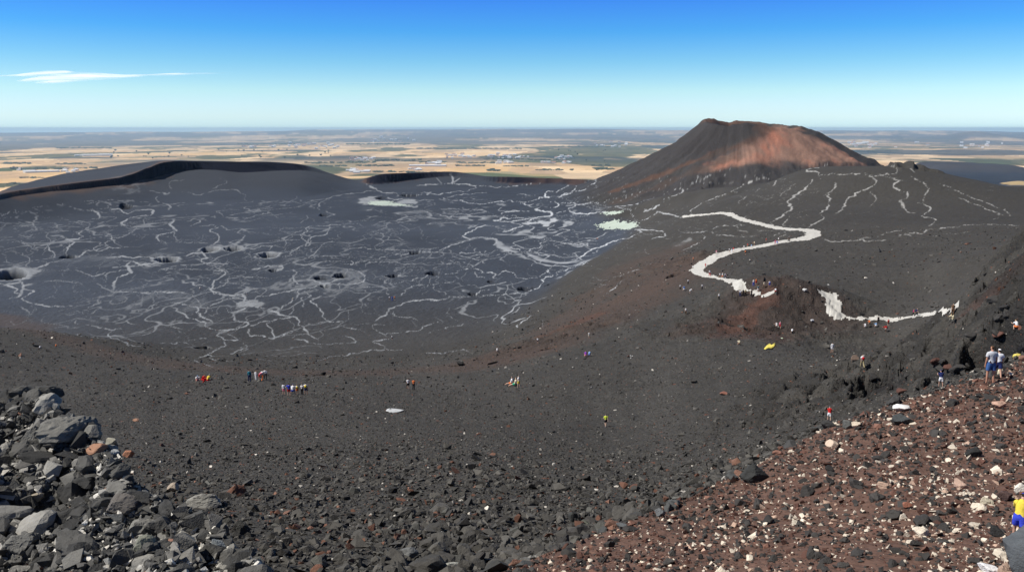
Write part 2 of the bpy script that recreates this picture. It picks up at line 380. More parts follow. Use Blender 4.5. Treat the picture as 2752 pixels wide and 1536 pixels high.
# every line: offset of its sheet, half width in m, strength, points
OFF = {'A': (0, 300), 'B': (920, 300), 'C': (1832, 280), 'D': (0, 700), 'E': (920, 700), 'F': (1832, 700)}
VEINS = """A 2.2 .7 0,805 40,770 105,740 115,765
A 2 .6 130,835 225,840 250,850 270,880 290,895 255,905
A 2 .6 340,915 350,940 380,950 385,975 355,1000 330,1030 310,1080
A 2.6 .8 350,1000 380,1040 400,1070 405,1095
A 2 .6 365,908 460,895 560,900 620,910
A 3 .8 670,745 720,750 745,780 740,800 690,805
A 2 .6 740,800 850,790 830,820 790,830 745,845 755,860
A 3 .8 810,735 900,735 960,765 1000,745 1090,735 1145,755 1120,780 980,800 920,830 930,850 990,870
A 2.4 .7 1080,810 1075,840 1020,850
A 2 .6 520,830 620,825 660,835 680,860 650,885 660,890
A 3 .8 655,880 590,910 620,940 560,955 510,960 550,985 500,1030 490,1080 455,1100
A 2.4 .8 790,905 840,960 870,970 900,1010
A 2.4 .8 850,965 780,1000 710,1020 740,1050 830,1025 960,1020
A 3.4 .9 255,1175 330,1155 430,1125 480,1105 600,1085 650,1050 740,1030
A 2 .6 20,1050 100,1050
A 2 .6 150,1060 200,1090 215,1120 190,1150 205,1170
A 2 .5 30,1130 130,1150
A 2.2 .6 145,970 200,1000 240,1020 280,1035
A 2.2 .6 150,920 200,940 230,925 245,905
A 3 .8 1270,850 1310,820 1290,850 1330,890 1300,905 1210,920 1175,940 1190,970 1240,990
A 2.4 .7 1300,905 1330,930 1350,970
A 2 .6 970,830 930,850 960,880 1030,875
A 2.2 .7 1030,870 960,920 900,945 850,945
A 2 .6 1130,830 1180,840 1250,830
A 2.4 .7 1420,830 1470,810 1500,830 1440,855 1420,850
A 2.4 .8 1520,860 1580,850 1640,870 1580,890 1640,920 1650,960 1620,990 1560,1010
A 2 .6 1340,985 1500,985 1620,990
A 2 .6 1525,920 1500,970 1470,985
A 2 .7 1620,750 1730,800 1850,800
A 2 .6 1930,730 2020,760 1990,770 1850,800
A 2 .5 1990,865 2150,880
A 2.4 .8 2580,850 2380,860 2310,880 2320,910 2250,930 2280,970 2320,1000 2260,1020 2200,1060 2200,1080 2110,1090
A 3 .8 2470,870 2440,920 2350,940 2310,1010
A 2.4 .7 2360,870 2250,900 2190,920
A 2 .6 2020,970 2180,965 2280,960
A 2.4 .8 1820,1030 1900,1030 1950,1015 2050,1010 2000,1060
A 2.4 .7 2490,970 2420,1000 2380,1060 2320,1095 2400,1090 2580,1080
A 3.4 .8 1380,1085 1480,1060 1530,1070 1550,1100 1510,1110 1540,1135 1700,1145
A 2.4 .7 1540,1135 1640,1180 1700,1200 1720,1210
A 4 .9 800,1100 900,1090 1000,1100 1050,1090 1150,1100 1190,1115
A 4 .9 1190,1130 1080,1150 1000,1130 960,1150 990,1210 900,1240 850,1290 850,1340
A 3.4 .8 870,1170 950,1165 1100,1155 1200,1160
A 2.4 .7 960,1190 830,1210 790,1235 780,1260
A 2.4 .7 1220,1190 1350,1185 1480,1190 1580,1190
A 2.4 .7 1190,1195 1260,1175 1330,1155 1460,1150
A 2.4 .8 570,1190 650,1220 700,1235 800,1210
A 2.2 .6 330,1275 420,1270 500,1275 600,1290
A 2 .5 320,1210 500,1200
A 3.4 .9 1580,1190 1680,1200 1690,1220 1610,1290 1580,1340 1640,1370 1770,1390
A 2.6 .8 850,1340 900,1350 1080,1355 1360,1358
A 2.6 .7 760,1320 850,1355
A 3 .8 1360,1270 1480,1300 1600,1330
A 2.4 .7 1700,1290 1750,1250 1850,1245 2010,1250
A 2.2 .6 1670,1310 1770,1290 1860,1295
A 3 .9 2200,1190 2220,1220 2195,1240 2230,1280
A 2.2 .7 2110,1160 2170,1140 2250,1150 2400,1130 2580,1120
A 5 .8 1900,1190 2000,1165 2120,1160 2130,1180 2060,1190
A 4.5 .8 2330,1260 2450,1290 2576,1250
A 3 .8 2576,1290 2450,1300 2300,1330 2200,1340 2080,1370 1940,1395
B 3 .9 180,530 200,560 250,580 260,600 380,610 420,635
B 2.4 .7 0,620 120,610 240,595
B 2.6 .8 420,630 560,625 600,605 670,610 640,625 780,610 880,600 960,590 1000,565 960,550 830,540 700,545 560,550
B 3 .9 830,540 825,490 810,470
B 2.6 .7 870,505 830,535
B 2.6 .8 760,540 720,500
B 2.2 .6 1000,560 1190,565 1350,550 1520,535
B 2 .6 1190,565 1310,555
B 2.6 .9 830,635 770,650 820,665 900,670 960,690 1100,690 1250,670 1380,680
B 2.4 .7 830,635 960,620 1090,610
B 2 .6 700,665 560,670 470,690
B 5.5 1 190,690 250,680 330,685 280,700 440,705 560,715
B 5 .9 340,655 470,660 520,665
B 2.2 .7 120,680 180,668
B 2 .6 1310,630 1350,622 1400,630
B 3 .9 1880,510 1920,520 1860,555 1800,590 1740,610 1630,640
B 3.4 1 1640,640 1720,600 1770,560
B 3 .9 1620,605 1650,580 1700,560
B 2.6 .9 1600,600 1530,600 1520,630 1560,640 1480,650 1400,680 1350,690 1400,705 1430,690
B 2.6 .9 1560,680 1580,670 1640,700 1620,720 1560,725
B 2.4 .8 1650,690 1730,685 1720,700 1690,705
B 3.6 .95 1490,715 1445,740 1500,750 1560,755 1540,780 1400,820 1420,835 1500,840
B 2.4 .8 1620,765 1660,745 1710,740
B 2.4 .8 1710,740 1740,710 1880,690 1930,690 2050,650
B 3 .9 1720,745 1800,770 1960,755 2000,755
B 2.4 .8 1180,770 1220,755 1400,750
B 3 .85 1430,800 1300,825 1150,820 1210,805 1280,800 1360,800
B 3 .85 1280,830 1350,855 1270,890 1200,900
B 2.4 .7 1450,870 1430,890 1350,910
B 2.2 .7 1160,865 1240,890
B 2.6 .9 1600,850 1560,880 1610,895
B 2.4 .7 1640,885 1690,895 1640,920 1570,950 1570,970 1610,975
B 3 .85 1100,855 1020,870 990,900 900,935 950,960 880,990 780,1020 730,1045
B 2.4 .75 950,960 1100,945 1150,960 1150,980 1120,1000 1140,1010
B 2.2 .7 950,990 955,1010 930,1040
B 2.2 .7 1400,1040 1350,1060 1300,1030 1200,1030 1250,1060 1170,1080 1070,1095
B 2.4 .75 1530,980 1480,990 1490,1010 1410,1040 1490,1075 1540,1090 1500,1130
B 2.2 .7 1100,1050 1000,1060 880,1065 920,1090 1020,1105 1070,1140
B 2.2 .7 1020,1105 1060,1080 1030,1070
B 2.2 .7 750,1125 800,1145 920,1135
B 2.6 .8 0,1145 70,1150 60,1125 0,1130
B 2.6 .8 110,1160 120,1130 180,1120 250,1110 310,1090 420,1075 510,1065 600,1060 720,1055
B 2.2 .7 300,1095 340,1120
B 2.6 .8 50,1025 150,1020 200,1035 380,1040 550,1045 620,1055
B 2 .6 560,1020 620,1030 720,1025
B 2.2 .7 180,1170 190,1140 240,1130 400,1130 450,1145 550,1145
B 2.2 .7 220,850 330,870 240,900 300,930 270,990
B 2 .6 440,855 500,890 450,920
B 2 .6 0,845 120,840 150,860
B 3 .5 600,745 700,770 780,790 900,790
B 2.4 .5 780,740 900,730 1060,740 1080,755 950,770 790,770
B 2.2 .5 260,740 330,770
B 2.6 .8 1650,990 1750,1000 1850,990 1860,1005
B 3 .9 2230,885 2240,900 2140,950 2050,970 1940,1020 1870,1040 1800,1090 1730,1110
B 2.4 .8 1870,1045 1900,1060 1930,1040
B 2.4 .8 1720,1115 1780,1095 1820,1140 1740,1165 1650,1200 1610,1230
B 2.4 .8 1830,1010 1870,1035
B 2.4 .8 1810,1055 1750,1070 1780,1090
B 2.4 .8 1820,1140 1860,1165
B 3.4 .95 2200,885 2300,890 2400,900 2420,930 2330,955
B 3 .95 2200,830 2330,790 2370,750
B 4 .95 2260,730 2300,745 2480,640 2560,600 2540,580 2490,590
B 3.4 .95 2360,750 2440,770 2570,795
B 3 .8 2360,640 2200,700 2060,715 2120,735
B 2.4 .7 2040,690 2150,640 2230,610 2400,520
B 3 .8 2130,735 2180,750 2190,790
B 2.2 .7 2500,830 2450,860
B 3 .9 2480,1070 2570,1040
B 2.4 .9 350,1240 420,1235 550,1235 570,1250 460,1280 380,1300 320,1280 340,1250
B 2.6 .9 570,1300 620,1250 680,1225 730,1215
B 2.6 .8 580,1300 490,1330 440,1385
B 2.4 .9 770,1225 850,1210 900,1190 980,1180 1040,1195 1060,1210 1150,1215 1140,1250
B 2.4 .8 1160,1230 1200,1205 1290,1210 1330,1245 1440,1250 1480,1240 1550,1200 1630,1140
B 2.4 .8 1550,1200 1580,1235 1500,1260 1520,1285 1460,1330 1370,1360
B 2.2 .7 850,1235 870,1260 820,1285 700,1295 590,1300
B 2.2 .7 990,1210 1000,1230 1080,1250 1150,1250
B 2.2 .7 690,1310 700,1340 780,1365 750,1390
B 2.6 .8 810,1390 950,1390 1060,1345 1100,1335
B 2.4 .8 1000,1390 1150,1380 1320,1365 1400,1360
B 2.2 .7 940,1305 1000,1310 1050,1335
B 2.2 .7 500,1420 600,1415 730,1420 800,1395
B 3.4 .9 60,1185 130,1210 180,1245 150,1280 0,1300
B 2.4 .8 180,1245 340,1245
B 2.4 .8 40,1325 200,1320 330,1330 340,1370 280,1390
B 3 .9 1170,1295 1220,1285
B 2.2 .7 1200,1320 1220,1340
B 2 .6 610,1370 640,1340 620,1330
C 3 .9 70,825 80,790 150,750 250,710 400,640 580,555
C 3 .8 220,765 260,715
C 3 .9 610,555 690,575 680,610
C 2.4 .9 30,640 60,610 120,570 110,540 150,520
C 2.4 .6 130,580 250,520 400,480
C 2.2 .7 600,620 550,670 450,715 440,750
C 2.2 .7 860,590 800,650 730,690
C 2.4 .8 620,720 690,700
C 3.6 1 1040,560 980,570 950,620 880,670 830,710 790,745 840,770 820,800 750,840 690,880 680,910
C 3 .95 790,820 800,855 755,905 770,915
C 3 .9 1140,590 1160,620 1110,680 1120,720 1100,780 1040,820 1060,860 1010,890 950,930
C 2.4 .8 1070,690 1100,680
C 3.2 1 1440,540 1460,590 1400,630 1340,660 1250,710 1210,770 1160,820
C 2.4 .8 1440,655 1460,700 1460,735 1410,770
C 3.6 1 1575,555 1620,575 1585,620 1640,645 1690,670 1680,710 1650,730 1680,790
C 3.6 1 1660,720 1680,800 1755,825
C 2.4 .8 1620,575 1665,580
C 3 .9 1725,530 1760,565 1830,600 1855,640 1840,680 1815,740
C 3 .9 1780,745 1840,755 1870,790 1810,840 1880,860 1910,870 1870,915
C 2.4 .9 1730,480 1760,510
C 2.4 .9 1955,600 2050,640 2150,690 2350,765 2430,800 2470,840
C 2.4 .8 2105,710 2200,745 2300,790 2400,830 2450,840
C 2.4 .8 2400,830 2390,860 2340,865
C 3 .9 1645,990 1740,965 1820,970 1850,945 1950,930 2100,915 2260,905 2370,905 2540,910
C 3.4 .9 1650,990 1700,980 1720,990
C 2.4 .8 1750,960 1770,970
C 3.4 .95 1060,1020 1150,1030 1250,1030 1350,1020 1380,1030 1540,1020
C 3 .9 1330,1015 1350,1005 1480,990 1530,965 1640,950
C 2.2 .7 1840,980 1900,990 2020,975 2180,955
C 2.4 .8 2120,860 2200,865
C 2.8 .85 0,965 130,965 150,985 180,1000 130,1040 40,1085
C 4.4 .9 0,1100 50,1080
C 2.8 .85 150,970 220,940 280,920 380,910 470,905
C 2.6 .8 215,950 240,975 340,985 460,995 560,990 610,1010
C 2.6 .8 410,915 440,950 490,960 460,990
C 2.8 .9 690,995 740,960 780,970 740,1000
C 2.4 .9 330,1048 490,1038
C 2 .7 350,1010 370,1030
D 4 .9 0,170 60,190 130,210 110,240 150,260 80,290
D 3.6 .9 150,150 190,180 170,200 160,260
D 3 .8 180,210 250,230 210,260 160,290 200,310 320,335 450,345 540,340
D 2.2 .6 150,345 210,375 230,400
D 2 .5 0,380 140,385
D 2.2 .6 300,440 370,470 430,475 520,495 590,500
D 2.4 .7 570,425 580,470 700,490 820,515 900,515 950,540
D 2.6 .8 860,515 820,560 860,590 950,620 970,635 1070,638
D 2.2 .7 440,550 560,560 700,575 750,585
D 2.2 .7 580,430 520,460
D 3 .8 850,235 1000,235 1100,240 1300,240 1390,235
D 2.4 .7 740,170 800,210 850,235
D 2.4 .6 650,290 750,310 660,350 660,375 700,400 760,350
D 2.2 .6 1150,255 1140,290 1150,320
D 2.4 .7 1390,240 1450,270 1490,310 1510,340
D 2.4 .7 990,385 1070,380 1150,345 1250,325
D 2.4 .7 870,425 930,450 1000,475 1040,485
D 3 .85 1280,315 1380,330 1470,350 1480,380 1520,420 1610,460
D 3.2 .9 1310,360 1360,390 1430,430 1540,470 1560,500 1620,515 1720,520 1800,505 1860,470 1780,450 1770,400
D 4 1 1760,390 1860,350 1910,340 1980,360 2090,390 2110,410 2180,420
D 4 1 1570,220 1640,250 1770,265 1830,255 1860,320 1880,340
D 2.8 .85 1640,310 1570,350 1540,400
D 2.8 .85 1650,310 1720,280 1860,295 1910,300
D 2.6 .8 1700,350 1720,385 1760,400
D 3 .9 1720,520 1640,560 1690,590 1780,600 1720,550
D 3.4 .95 1700,600 1700,640 1600,680 1550,710 1470,745 1540,780 1600,805
D 3 .9 1560,710 1640,755 1750,752
D 2.4 .7 1190,620 1320,620 1390,615 1450,640 1510,660 1530,690
D 2.4 .7 1390,610 1450,590 1560,580
D 2.2 .6 1350,530 1400,560 1420,580
D 2.2 .6 1250,490 1350,510 1440,525
D 2.6 .8 1740,710 1780,680 1840,660 1830,620 1800,600
D 2.4 .8 1840,670 1890,700
D 3 .9 1900,490 1970,460 2100,440 2200,425 2260,450 2240,480 2310,520 2330,560 2380,590
D 2.8 .85 1870,520 1880,560 1980,570 2060,580 2060,540 2020,480 2060,455
D 2.8 .85 2060,580 2190,540 2200,530
D 3 .9 2210,590 2300,605 2400,625 2576,620
D 2.4 .8 2200,580 2270,555 2320,550
D 3 .9 2220,90 2200,130 2240,170 2280,180
D 2.8 .85 2240,220 2230,270 2150,330 2120,370
D 2.8 .85 2280,230 2340,260 2270,290 2300,350
D 2.8 .85 2410,265 2350,300 2420,380 2440,440 2500,460 2576,455
D 2.4 .8 2200,330 2210,380 2180,410
D 2.8 .85 1720,130 1680,180 1640,200 1600,215
D 2.4 .7 1940,740 2100,750 2300,760 2400,750 2480,725 2576,720
D 2.2 .7 2300,480 2400,470 2500,455
E 3 .9 340,380 420,340 500,310 580,295 720,295 760,290
E 3.4 .95 360,375 320,410 250,455
E 2.6 .8 365,385 430,420 520,430 570,450
E 2.6 .85 330,480 230,485 220,505 260,530 300,550 340,580 300,600 230,610 310,640 340,670 440,675
E 3 .9 0,720 100,700 220,675 300,670
E 2.4 .8 0,490 60,510 150,530
E 2.4 .8 0,565 70,580 90,610 0,625
E 2.2 .7 150,470 220,480
E 2.4 .75 310,550 430,540 550,525 640,490 740,450
E 2.2 .6 640,540 780,510 900,480
E 2.2 .7 640,695 780,690 900,670 960,680
E 2.2 .6 580,640 600,615
E 2.6 .8 1310,500 1350,465 1420,415
E 2.4 .5 1510,500 1510,450
E 2.2 .6 1930,240 2000,235 2100,150
E 3 .7 2000,245 1990,250 2060,200 2100,155
E 2.2 .6 2050,120 2170,85 2330,10
E 3 .8 1410,580 1470,585
A 3 .5 1140,600 1260,625 1290,605
A 2.2 .5 1270,580 1280,530 1350,515 1450,520
A 3 .6 1190,640 1180,670 1200,685
A 3 .6 1240,690 1290,710 1270,735
A 2.2 .5 1380,600 1500,625 1600,595 1760,590 1830,620 1850,670
A 2.2 .5 1600,590 1690,530 1650,505
A 2.4 .6 2120,680 2200,670 2230,640
A 2.4 .7 2200,670 2260,690
A 2.4 .7 2290,700 2340,670 2460,655 2576,620
A 2.4 .7 2460,655 2390,720 2410,740
A 2.4 .7 2460,750 2510,770 2470,790
A 2.2 .6 2310,785 2280,820 2260,830
B 3 .8 0,835 60,835
C 3.4 1 1110,460 1000,480 930,497 980,505 1030,520 1030,545
C 2.8 1 1050,528 1200,528 1320,522 1400,524 1440,540 1480,537 1560,545
C 2.8 1 1480,535 1540,525 1620,522 1620,495 1580,475 1550,465"""
def densify(P, step):
    out = []
    for i in range(len(P) - 1):
        n = max(1, int(math.hypot(P[i + 1][0] - P[i][0], P[i + 1][1] - P[i][1]) / step))
        for k in range(n): out.append((P[i][0] + (P[i + 1][0] - P[i][0]) * k / n, P[i][1] + (P[i + 1][1] - P[i][1]) * k / n))
    out.append(P[-1]); return np.array(out)

LINES = []
for ln in VEINS.split('\n'):
    f = ln.split()
    ox, oy = OFF[f[0]]; P = [(float(a.split(',')[0]) / 2.8 + ox, float(a.split(',')[1]) / 2.8 + oy) for a in f[3:]]
    LINES.append((P, float(f[1]) * (1.12 if float(f[1]) >= 2.8 else 1), float(f[2]) * (1.25 if float(f[1]) >= 2.6 else 1)))
# faint unnamed rills that branch off the main ones
rr = random.Random(4)
for i in range(520):
    if i < 290: px, py = rr.uniform(0, 1250), rr.triangular(540, 960, 680)
    elif i < 390: px, py = rr.uniform(900, 1700), rr.uniform(510, 760)
    elif i < 500: px, py = rr.uniform(1550, 2150), rr.uniform(470, 640)
    else: px, py = rr.uniform(2000, 2700), rr.uniform(470, 600)
    if py > 900 - 60 * (px < 350): continue
    per = .25 + .5 * sstep(500, 900, py)
    a = rr.uniform(0, 2 * PI); P = [(px, py)]
    for k in range(rr.randint(3, 9)):
        a += rr.uniform(-1.1, 1.1); L = rr.uniform(8, 20)
        px += L * math.cos(a) * 1.3; py += L * math.sin(a) * per; P.append((px, py))
    LINES.append((P, rr.uniform(1.1, 1.8), rr.uniform(.12, .5)))

SILT = np.zeros_like(ZG)
GRAZ = np.abs(np.gradient(PYG, axis=1)) / np.maximum(np.gradient(RG, axis=1), 1e-6) * RG / FPX
DAZ = AZ[NA // 2 + 1] - AZ[NA // 2]
def splat(x, y, wl, wr, s):
    a = math.atan2(x, y); r = math.hypot(x, y)
    ci = np.searchsorted(AZ, a); ri = np.searchsorted(RR, r)
    if ci < 2 or ci > NA - 3 or ri < 2 or ri > NR - 3: return
    dr = RR[ri] - RR[ri - 1]
    na = int(wl * 1.6 / (r * DAZ)) + 1; nr = int(wr * 1.6 / dr) + 1
    c0, c1, r0, r1 = max(ci - na, 0), min(ci + na + 1, NA), max(ri - nr, 0), min(ri + nr + 1, NR)
    e = (AG[c0:c1, r0:r1] - a) * r / wl; g = (RG[c0:c1, r0:r1] - r) / wr
    d = np.sqrt(e * e + g * g + ((ZG[c0:c1, r0:r1] - ZG[ci, ri]) / (wl * 1.1)) ** 2)
    v = s * sstep(1.25, .55, d)
    np.maximum(SILT[c0:c1, r0:r1], v, out=SILT[c0:c1, r0:r1])

def smooth(P):
    """rounded line through the points"""
    P = np.array(P, float)
    if len(P) < 3: return P
    Q = np.vstack([2 * P[0] - P[1], P, 2 * P[-1] - P[-2]]); out = []
    for i in range(1, len(Q) - 2):
        n = max(3, int(np.hypot(*(Q[i + 1] - Q[i])) / 2.0))
        for t in np.arange(n) / n:
            out.append(.5 * (2 * Q[i] + (Q[i + 1] - Q[i - 1]) * t + (2 * Q[i - 1] - 5 * Q[i] + 4 * Q[i + 1] - Q[i + 2]) * t * t + (3 * Q[i] - Q[i - 1] - 3 * Q[i + 1] + Q[i + 2]) * t ** 3))
    out.append(P[-1]); return np.array(out)
for li, (P, w, s) in enumerate(LINES):
    D = smooth(P); n = len(D); t = np.arange(n)
    jx = fbm(t / 7., np.full(n, li * 3.1), 101, 4, .65) * 12; jy = fbm(t / 7., np.full(n, li * 3.1), 102, 4, .65) * 4.2
    x, y, z, r, ok = cast(D[:, 0] + jx, D[:, 1] + jy)
    ww = w * 1.12 * (.62 + .95 * np.clip(fbm(t / 6., np.full(n, li * 7.7), 103, 3) + .15, -.3, 1)); fade = np.minimum(1, np.minimum(t + 3, n - t + 2) / 14.)
    for k in range(n):
        if not ok[k] or r[k] > 1300 or r[k] < 100: continue
        wl = max(ww[k] * .62 * r[k] / 2350., .05)
        ri_ = min(np.searchsorted(RR, r[k]), NR - 1); ci_ = min(np.searchsorted(AZ, math.atan2(x[k], y[k])), NA - 1)
        wr = wl / max(.14, min(1, GRAZ[ci_, max(ri_ - 3, 0):ri_ + 1].mean() * 1.9)); st = min(1, s * 1.12) * (.5 + .5 * fade[k])
        if RHO[ci_, ri_] < 300 and z[k] > -62: wr = wl * 1.1
        if z[k] > -61: wr = min(wr, wl * 1.7)
        splat(x[k], y[k], wl, wr, st)
        if k and ok[k - 1]:
            L = math.hypot(x[k] - x[k - 1], y[k] - y[k - 1]); m = int(L / max(wl * .9, 1.2))
            if 0 < m and L < 70:
                for j in range(1, min(m + 1, 24)): splat(x[k - 1] + (x[k] - x[k - 1]) * j / (m + 1), y[k - 1] + (y[k] - y[k - 1]) * j / (m + 1), wl, min(wr, wl * 3), st)
# fine web of silt lines between the main channels
def web(L1, L2, seed, thr, wd, amp=.5):
    m = (ZG < -63) & (RG > 235) & (RG < 900) & (np.abs(AG) < math.radians(32))
    x, y, r = XG[m], YG[m], RG[m]; wx, wy = fbm(x / L1, y / L2, seed, 4) * 1.0, fbm(x / L1 + 7, y / L2, seed + 1, 4) * 1.0
    X, Y = x / L1 + wx, y / L2 + wy; ix, iy = np.floor(X).astype(np.int64), np.floor(Y).astype(np.int64); f1 = np.full(x.shape, 9.); f2 = f1.copy()
    for dx in (-1, 0, 1):
        for dy in (-1, 0, 1):
            d = np.hypot(ix + dx + _hash(ix + dx, iy + dy, seed) - X, iy + dy + _hash(ix + dx, iy + dy, seed + 5) - Y); f2 = np.minimum(np.maximum(f1, d), f2); f1 = np.minimum(f1, d)
    gate = fbm(x / 40, y / 70, seed + 3, 3) + .3 * fbm(x / 9, y / 16, seed + 4, 2); px, py = PXG[m], PYG[m]
    dens = .42 * np.exp(-((px - 620) / 330) ** 2 - ((py - 800) / 110) ** 2) + .22 * np.exp(-((px - 200) / 220) ** 2 - ((py - 640) / 60) ** 2) + .1 * np.exp(-((px - 1300) / 250) ** 2 - ((py - 700) / 80) ** 2)
    w_ = wd * r / 400. / L1
    SILT[m] = np.maximum(SILT[m], amp * sstep(w_ * 1.5, w_ * .5, f2 - f1) * sstep(thr, thr + .25, gate + dens))
web(24, 46, 881, .06, .62, .42); web(44, 90, 885, .0, .9, .6)
# broader pale silt fans
def fan(px, py, rad, ax, s, rot=0):
    s *= 1 if s > .75 else .6
    W_ = window(px, py, rad * 2.6, ax)
    n = fbm(XG[W_] / rad * 1.4, YG[W_] / rad / 2.2, int(px) + 3, 5)
    b = blob(px, py, rad * .8, ax * .8, rot, W_) + n * 1.3
    st = 1 - np.abs(fbm(XG[W_] / 7, YG[W_] / 22, int(px) + 9, 4)) * 3.5
    SILT[W_] = np.maximum(SILT[W_], s * (sstep(.75, .45, b) * (1 if s > .75 else sstep(.0, .8, st)) * .9 + .12 * sstep(1.4, .4, b)))
for f_ in [(1000, 543, 22, 5, .95), (1090, 540, 16, 3.5, .9), (390, 710, 10, 3.5, .6), (720, 722, 18, 2.6, .62), (860, 765, 22, 2.2, .72), (930, 762, 22, 2.4, .7), (930, 740, 16, 2.5, .6), (440, 785, 30, 2.0, .38), (340, 782, 20, 2.4, .36),
           (640, 795, 9, 1.8, .6), (670, 815, 7, 1.8, .8), (350, 515, 22, 5, .5), (60, 730, 14, 2.6, .8), (30, 762, 9, 2, .8), (1840, 650, 5, 3.2, .6), (1180, 580, 24, 4, .4), (605, 890, 5, 1.6, .6), (560, 870, 6, 1.6, .5), (1345, 550, 8, 3.5, .6),
           (600, 660, 18, 2.6, .3), (240, 700, 22, 3, .28), (450, 700, 16, 3, .5), (1460, 595, 12, 3.4, .8), (1430, 600, 8, 3.2, .8)]:
    fan(*f_)
SILT = np.maximum(SILT, PITR * .8)
POOLS = [(1660, 606, 19, 3.1), (1645, 572, 13, 3.4), (1020, 543, 17, 3.0)]

# --- ash and cinder tints
N1 = fbm(XG / 90, YG / 90, 201, 4); N2 = fbm(XG / 14, YG / 14, 202, 4); N3 = fbm(XG / 3.2, YG / 3.2, 203, 3)
COLR = np.zeros(ZG.shape + (3,))
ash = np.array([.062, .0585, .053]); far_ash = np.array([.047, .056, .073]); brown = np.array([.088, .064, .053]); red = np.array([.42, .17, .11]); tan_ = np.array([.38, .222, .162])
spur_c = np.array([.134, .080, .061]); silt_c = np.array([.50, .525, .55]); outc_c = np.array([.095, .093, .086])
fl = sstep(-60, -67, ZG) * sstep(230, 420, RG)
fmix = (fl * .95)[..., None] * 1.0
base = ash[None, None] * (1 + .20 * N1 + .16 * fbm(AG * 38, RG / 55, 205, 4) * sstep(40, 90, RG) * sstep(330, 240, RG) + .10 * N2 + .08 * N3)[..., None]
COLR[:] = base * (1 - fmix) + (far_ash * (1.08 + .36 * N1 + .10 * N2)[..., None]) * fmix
def tint(mask, c):
    global COLR
    COLR[:] = COLR * (1 - mask[..., None]) + np.asarray(c) * mask[..., None]
def stripe(pts, w, c, s, seed, wv=.5):
    """colour band that runs over the ground along a line of places"""
    D = densify(pts, 12); x, y, z, r, ok = cast(D[:, 0], D[:, 1]); ok &= r > 30; x, y, r = x[ok], y[ok], r[ok]
    a = np.arctan2(x, y)
    m = (RG > r.min() - 3 * w) & (RG < r.max() + 3 * w) & (AG > a.min() - 3 * w / r.min()) & (AG < a.max() + 3 * w / r.min())
    d, sd, _ = seg_signed(XG[m], YG[m], [(x[i], y[i], 0) for i in range(len(x))])
    k = s * sstep(1.15, .25, d / w + fbm(XG[m] / w / 1.2, YG[m] / w / 1.2, seed, 4) * wv)
    COLR[m] = COLR[m] * (1 - k[..., None]) + np.asarray(c) * k[..., None]
# brown skirt along the foot of the near slope and up the middle slope
stripe([(-40, 850), (100, 890), (300, 950), (500, 985), (800, 1005), (1000, 1000), (1200, 985), (1400, 950)], 10, brown, .55, 301)
stripe([(1380, 960), (1500, 900), (1620, 860), (1750, 780), (1850, 710)], 16, brown * .9, .75, 302, .7)
stripe([(1480, 880), (1560, 820), (1650, 770), (1740, 690)], 15, brown, .6, 303, .8)
stripe([(1500, 885), (1580, 855)], 6, np.array([.11, .06, .043]), .6, 304, .7)
stripe([(1800, 700), (1860, 690), (1800, 740), (1700, 790)], 14, brown, .8, 305, .7)
stripe([(1990, 880), (2040, 830), (2100, 800), (2160, 800)], 13, np.array([.060, .042, .036]), .7, 306, .7)
stripe([(1985, 880), (2030, 830), (2060, 800)], 3.0, np.array([.12, .058, .042]), .6, 307, 1.6)
stripe([(2000, 900), (2070, 910)], 6, np.array([.10, .052, .04]), .4, 308, .9)
stripe([(2690, 760), (2752, 690)], 5, np.array([.085, .05, .042]), .6, 309, 1.2)
stripe([(2600, 500), (2752, 545)], 60, np.array([.055, .052, .046]), .8, 310, .3)
cm_ = sstep(260, 215, RHO) * sstep(-64, -52, ZG) * (RG > 650); tint(cm_ * .85, np.array([.052, .049, .050]))
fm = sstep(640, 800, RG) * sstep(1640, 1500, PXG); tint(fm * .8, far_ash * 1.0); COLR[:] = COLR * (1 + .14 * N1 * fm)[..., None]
# cinder cone: red fan on the near face, ribs running down the left flank, rusty lip
zc_, rho_ = RHO, RHO
on = sstep(330, 250, RHO)
def poly_mask(pts, soft=4.0, wob=5.0, seed=0):
    """area bounded by places on the terrain"""
    D = densify(pts + [pts[0]], 25); x, y, z, r, ok = cast(D[:-1, 0], D[:-1, 1]); ok &= (r > 600); x, y = x[ok], y[ok]
    mm = RHO < 400
    X, Y = XG[mm] + fbm(XG[mm] / 14, YG[mm] / 14, seed, 4) * wob, YG[mm] + fbm(XG[mm] / 14, YG[mm] / 14, seed + 1, 4) * wob
    ins = np.zeros(X.shape, bool); n = len(x); j = n - 1; dmin = np.full(X.shape, 1e9)
    for i in range(n):
        c = ((y[i] > Y) != (y[j] > Y)) & (X < (x[j] - x[i]) * (Y - y[i]) / (y[j] - y[i] + 1e-9) + x[i]); ins ^= c
        vx, vy = x[j] - x[i], y[j] - y[i]; t = np.clip(((X - x[i]) * vx + (Y - y[i]) * vy) / (vx * vx + vy * vy + 1e-9), 0, 1)
        dmin = np.minimum(dmin, np.hypot(X - x[i] - t * vx, Y - y[i] - t * vy)); j = i
    out = np.zeros_like(ZG); out[mm] = np.where(ins, sstep(-soft, soft, dmin + 0) , sstep(soft, -soft, dmin) )
    return out
k_ = fbm(XG / 10, YG / 40, 320, 4)
fanm = poly_mask([(2060, 345), (2118, 336), (2160, 362), (2215, 378), (2290, 425), (2345, 452), (2290, 455), (2170, 448), (2100, 436), (2010, 438), (1985, 446), (1925, 456), (1900, 450), (1960, 415), (2000, 385), (2035, 362)], 8, 9, 330)
tint(fanm * (.80 + .15 * N2), tan_ * .85)
tint(poly_mask([(2050, 350), (2090, 352), (2080, 400), (2010, 425), (1930, 440), (1990, 405), (2030, 380)], 10, 16, 333) * sstep(-.35, .25, k_) * .85, red * 1.05)
tint(fanm * sstep(.0, .45, N2) * .35, red)
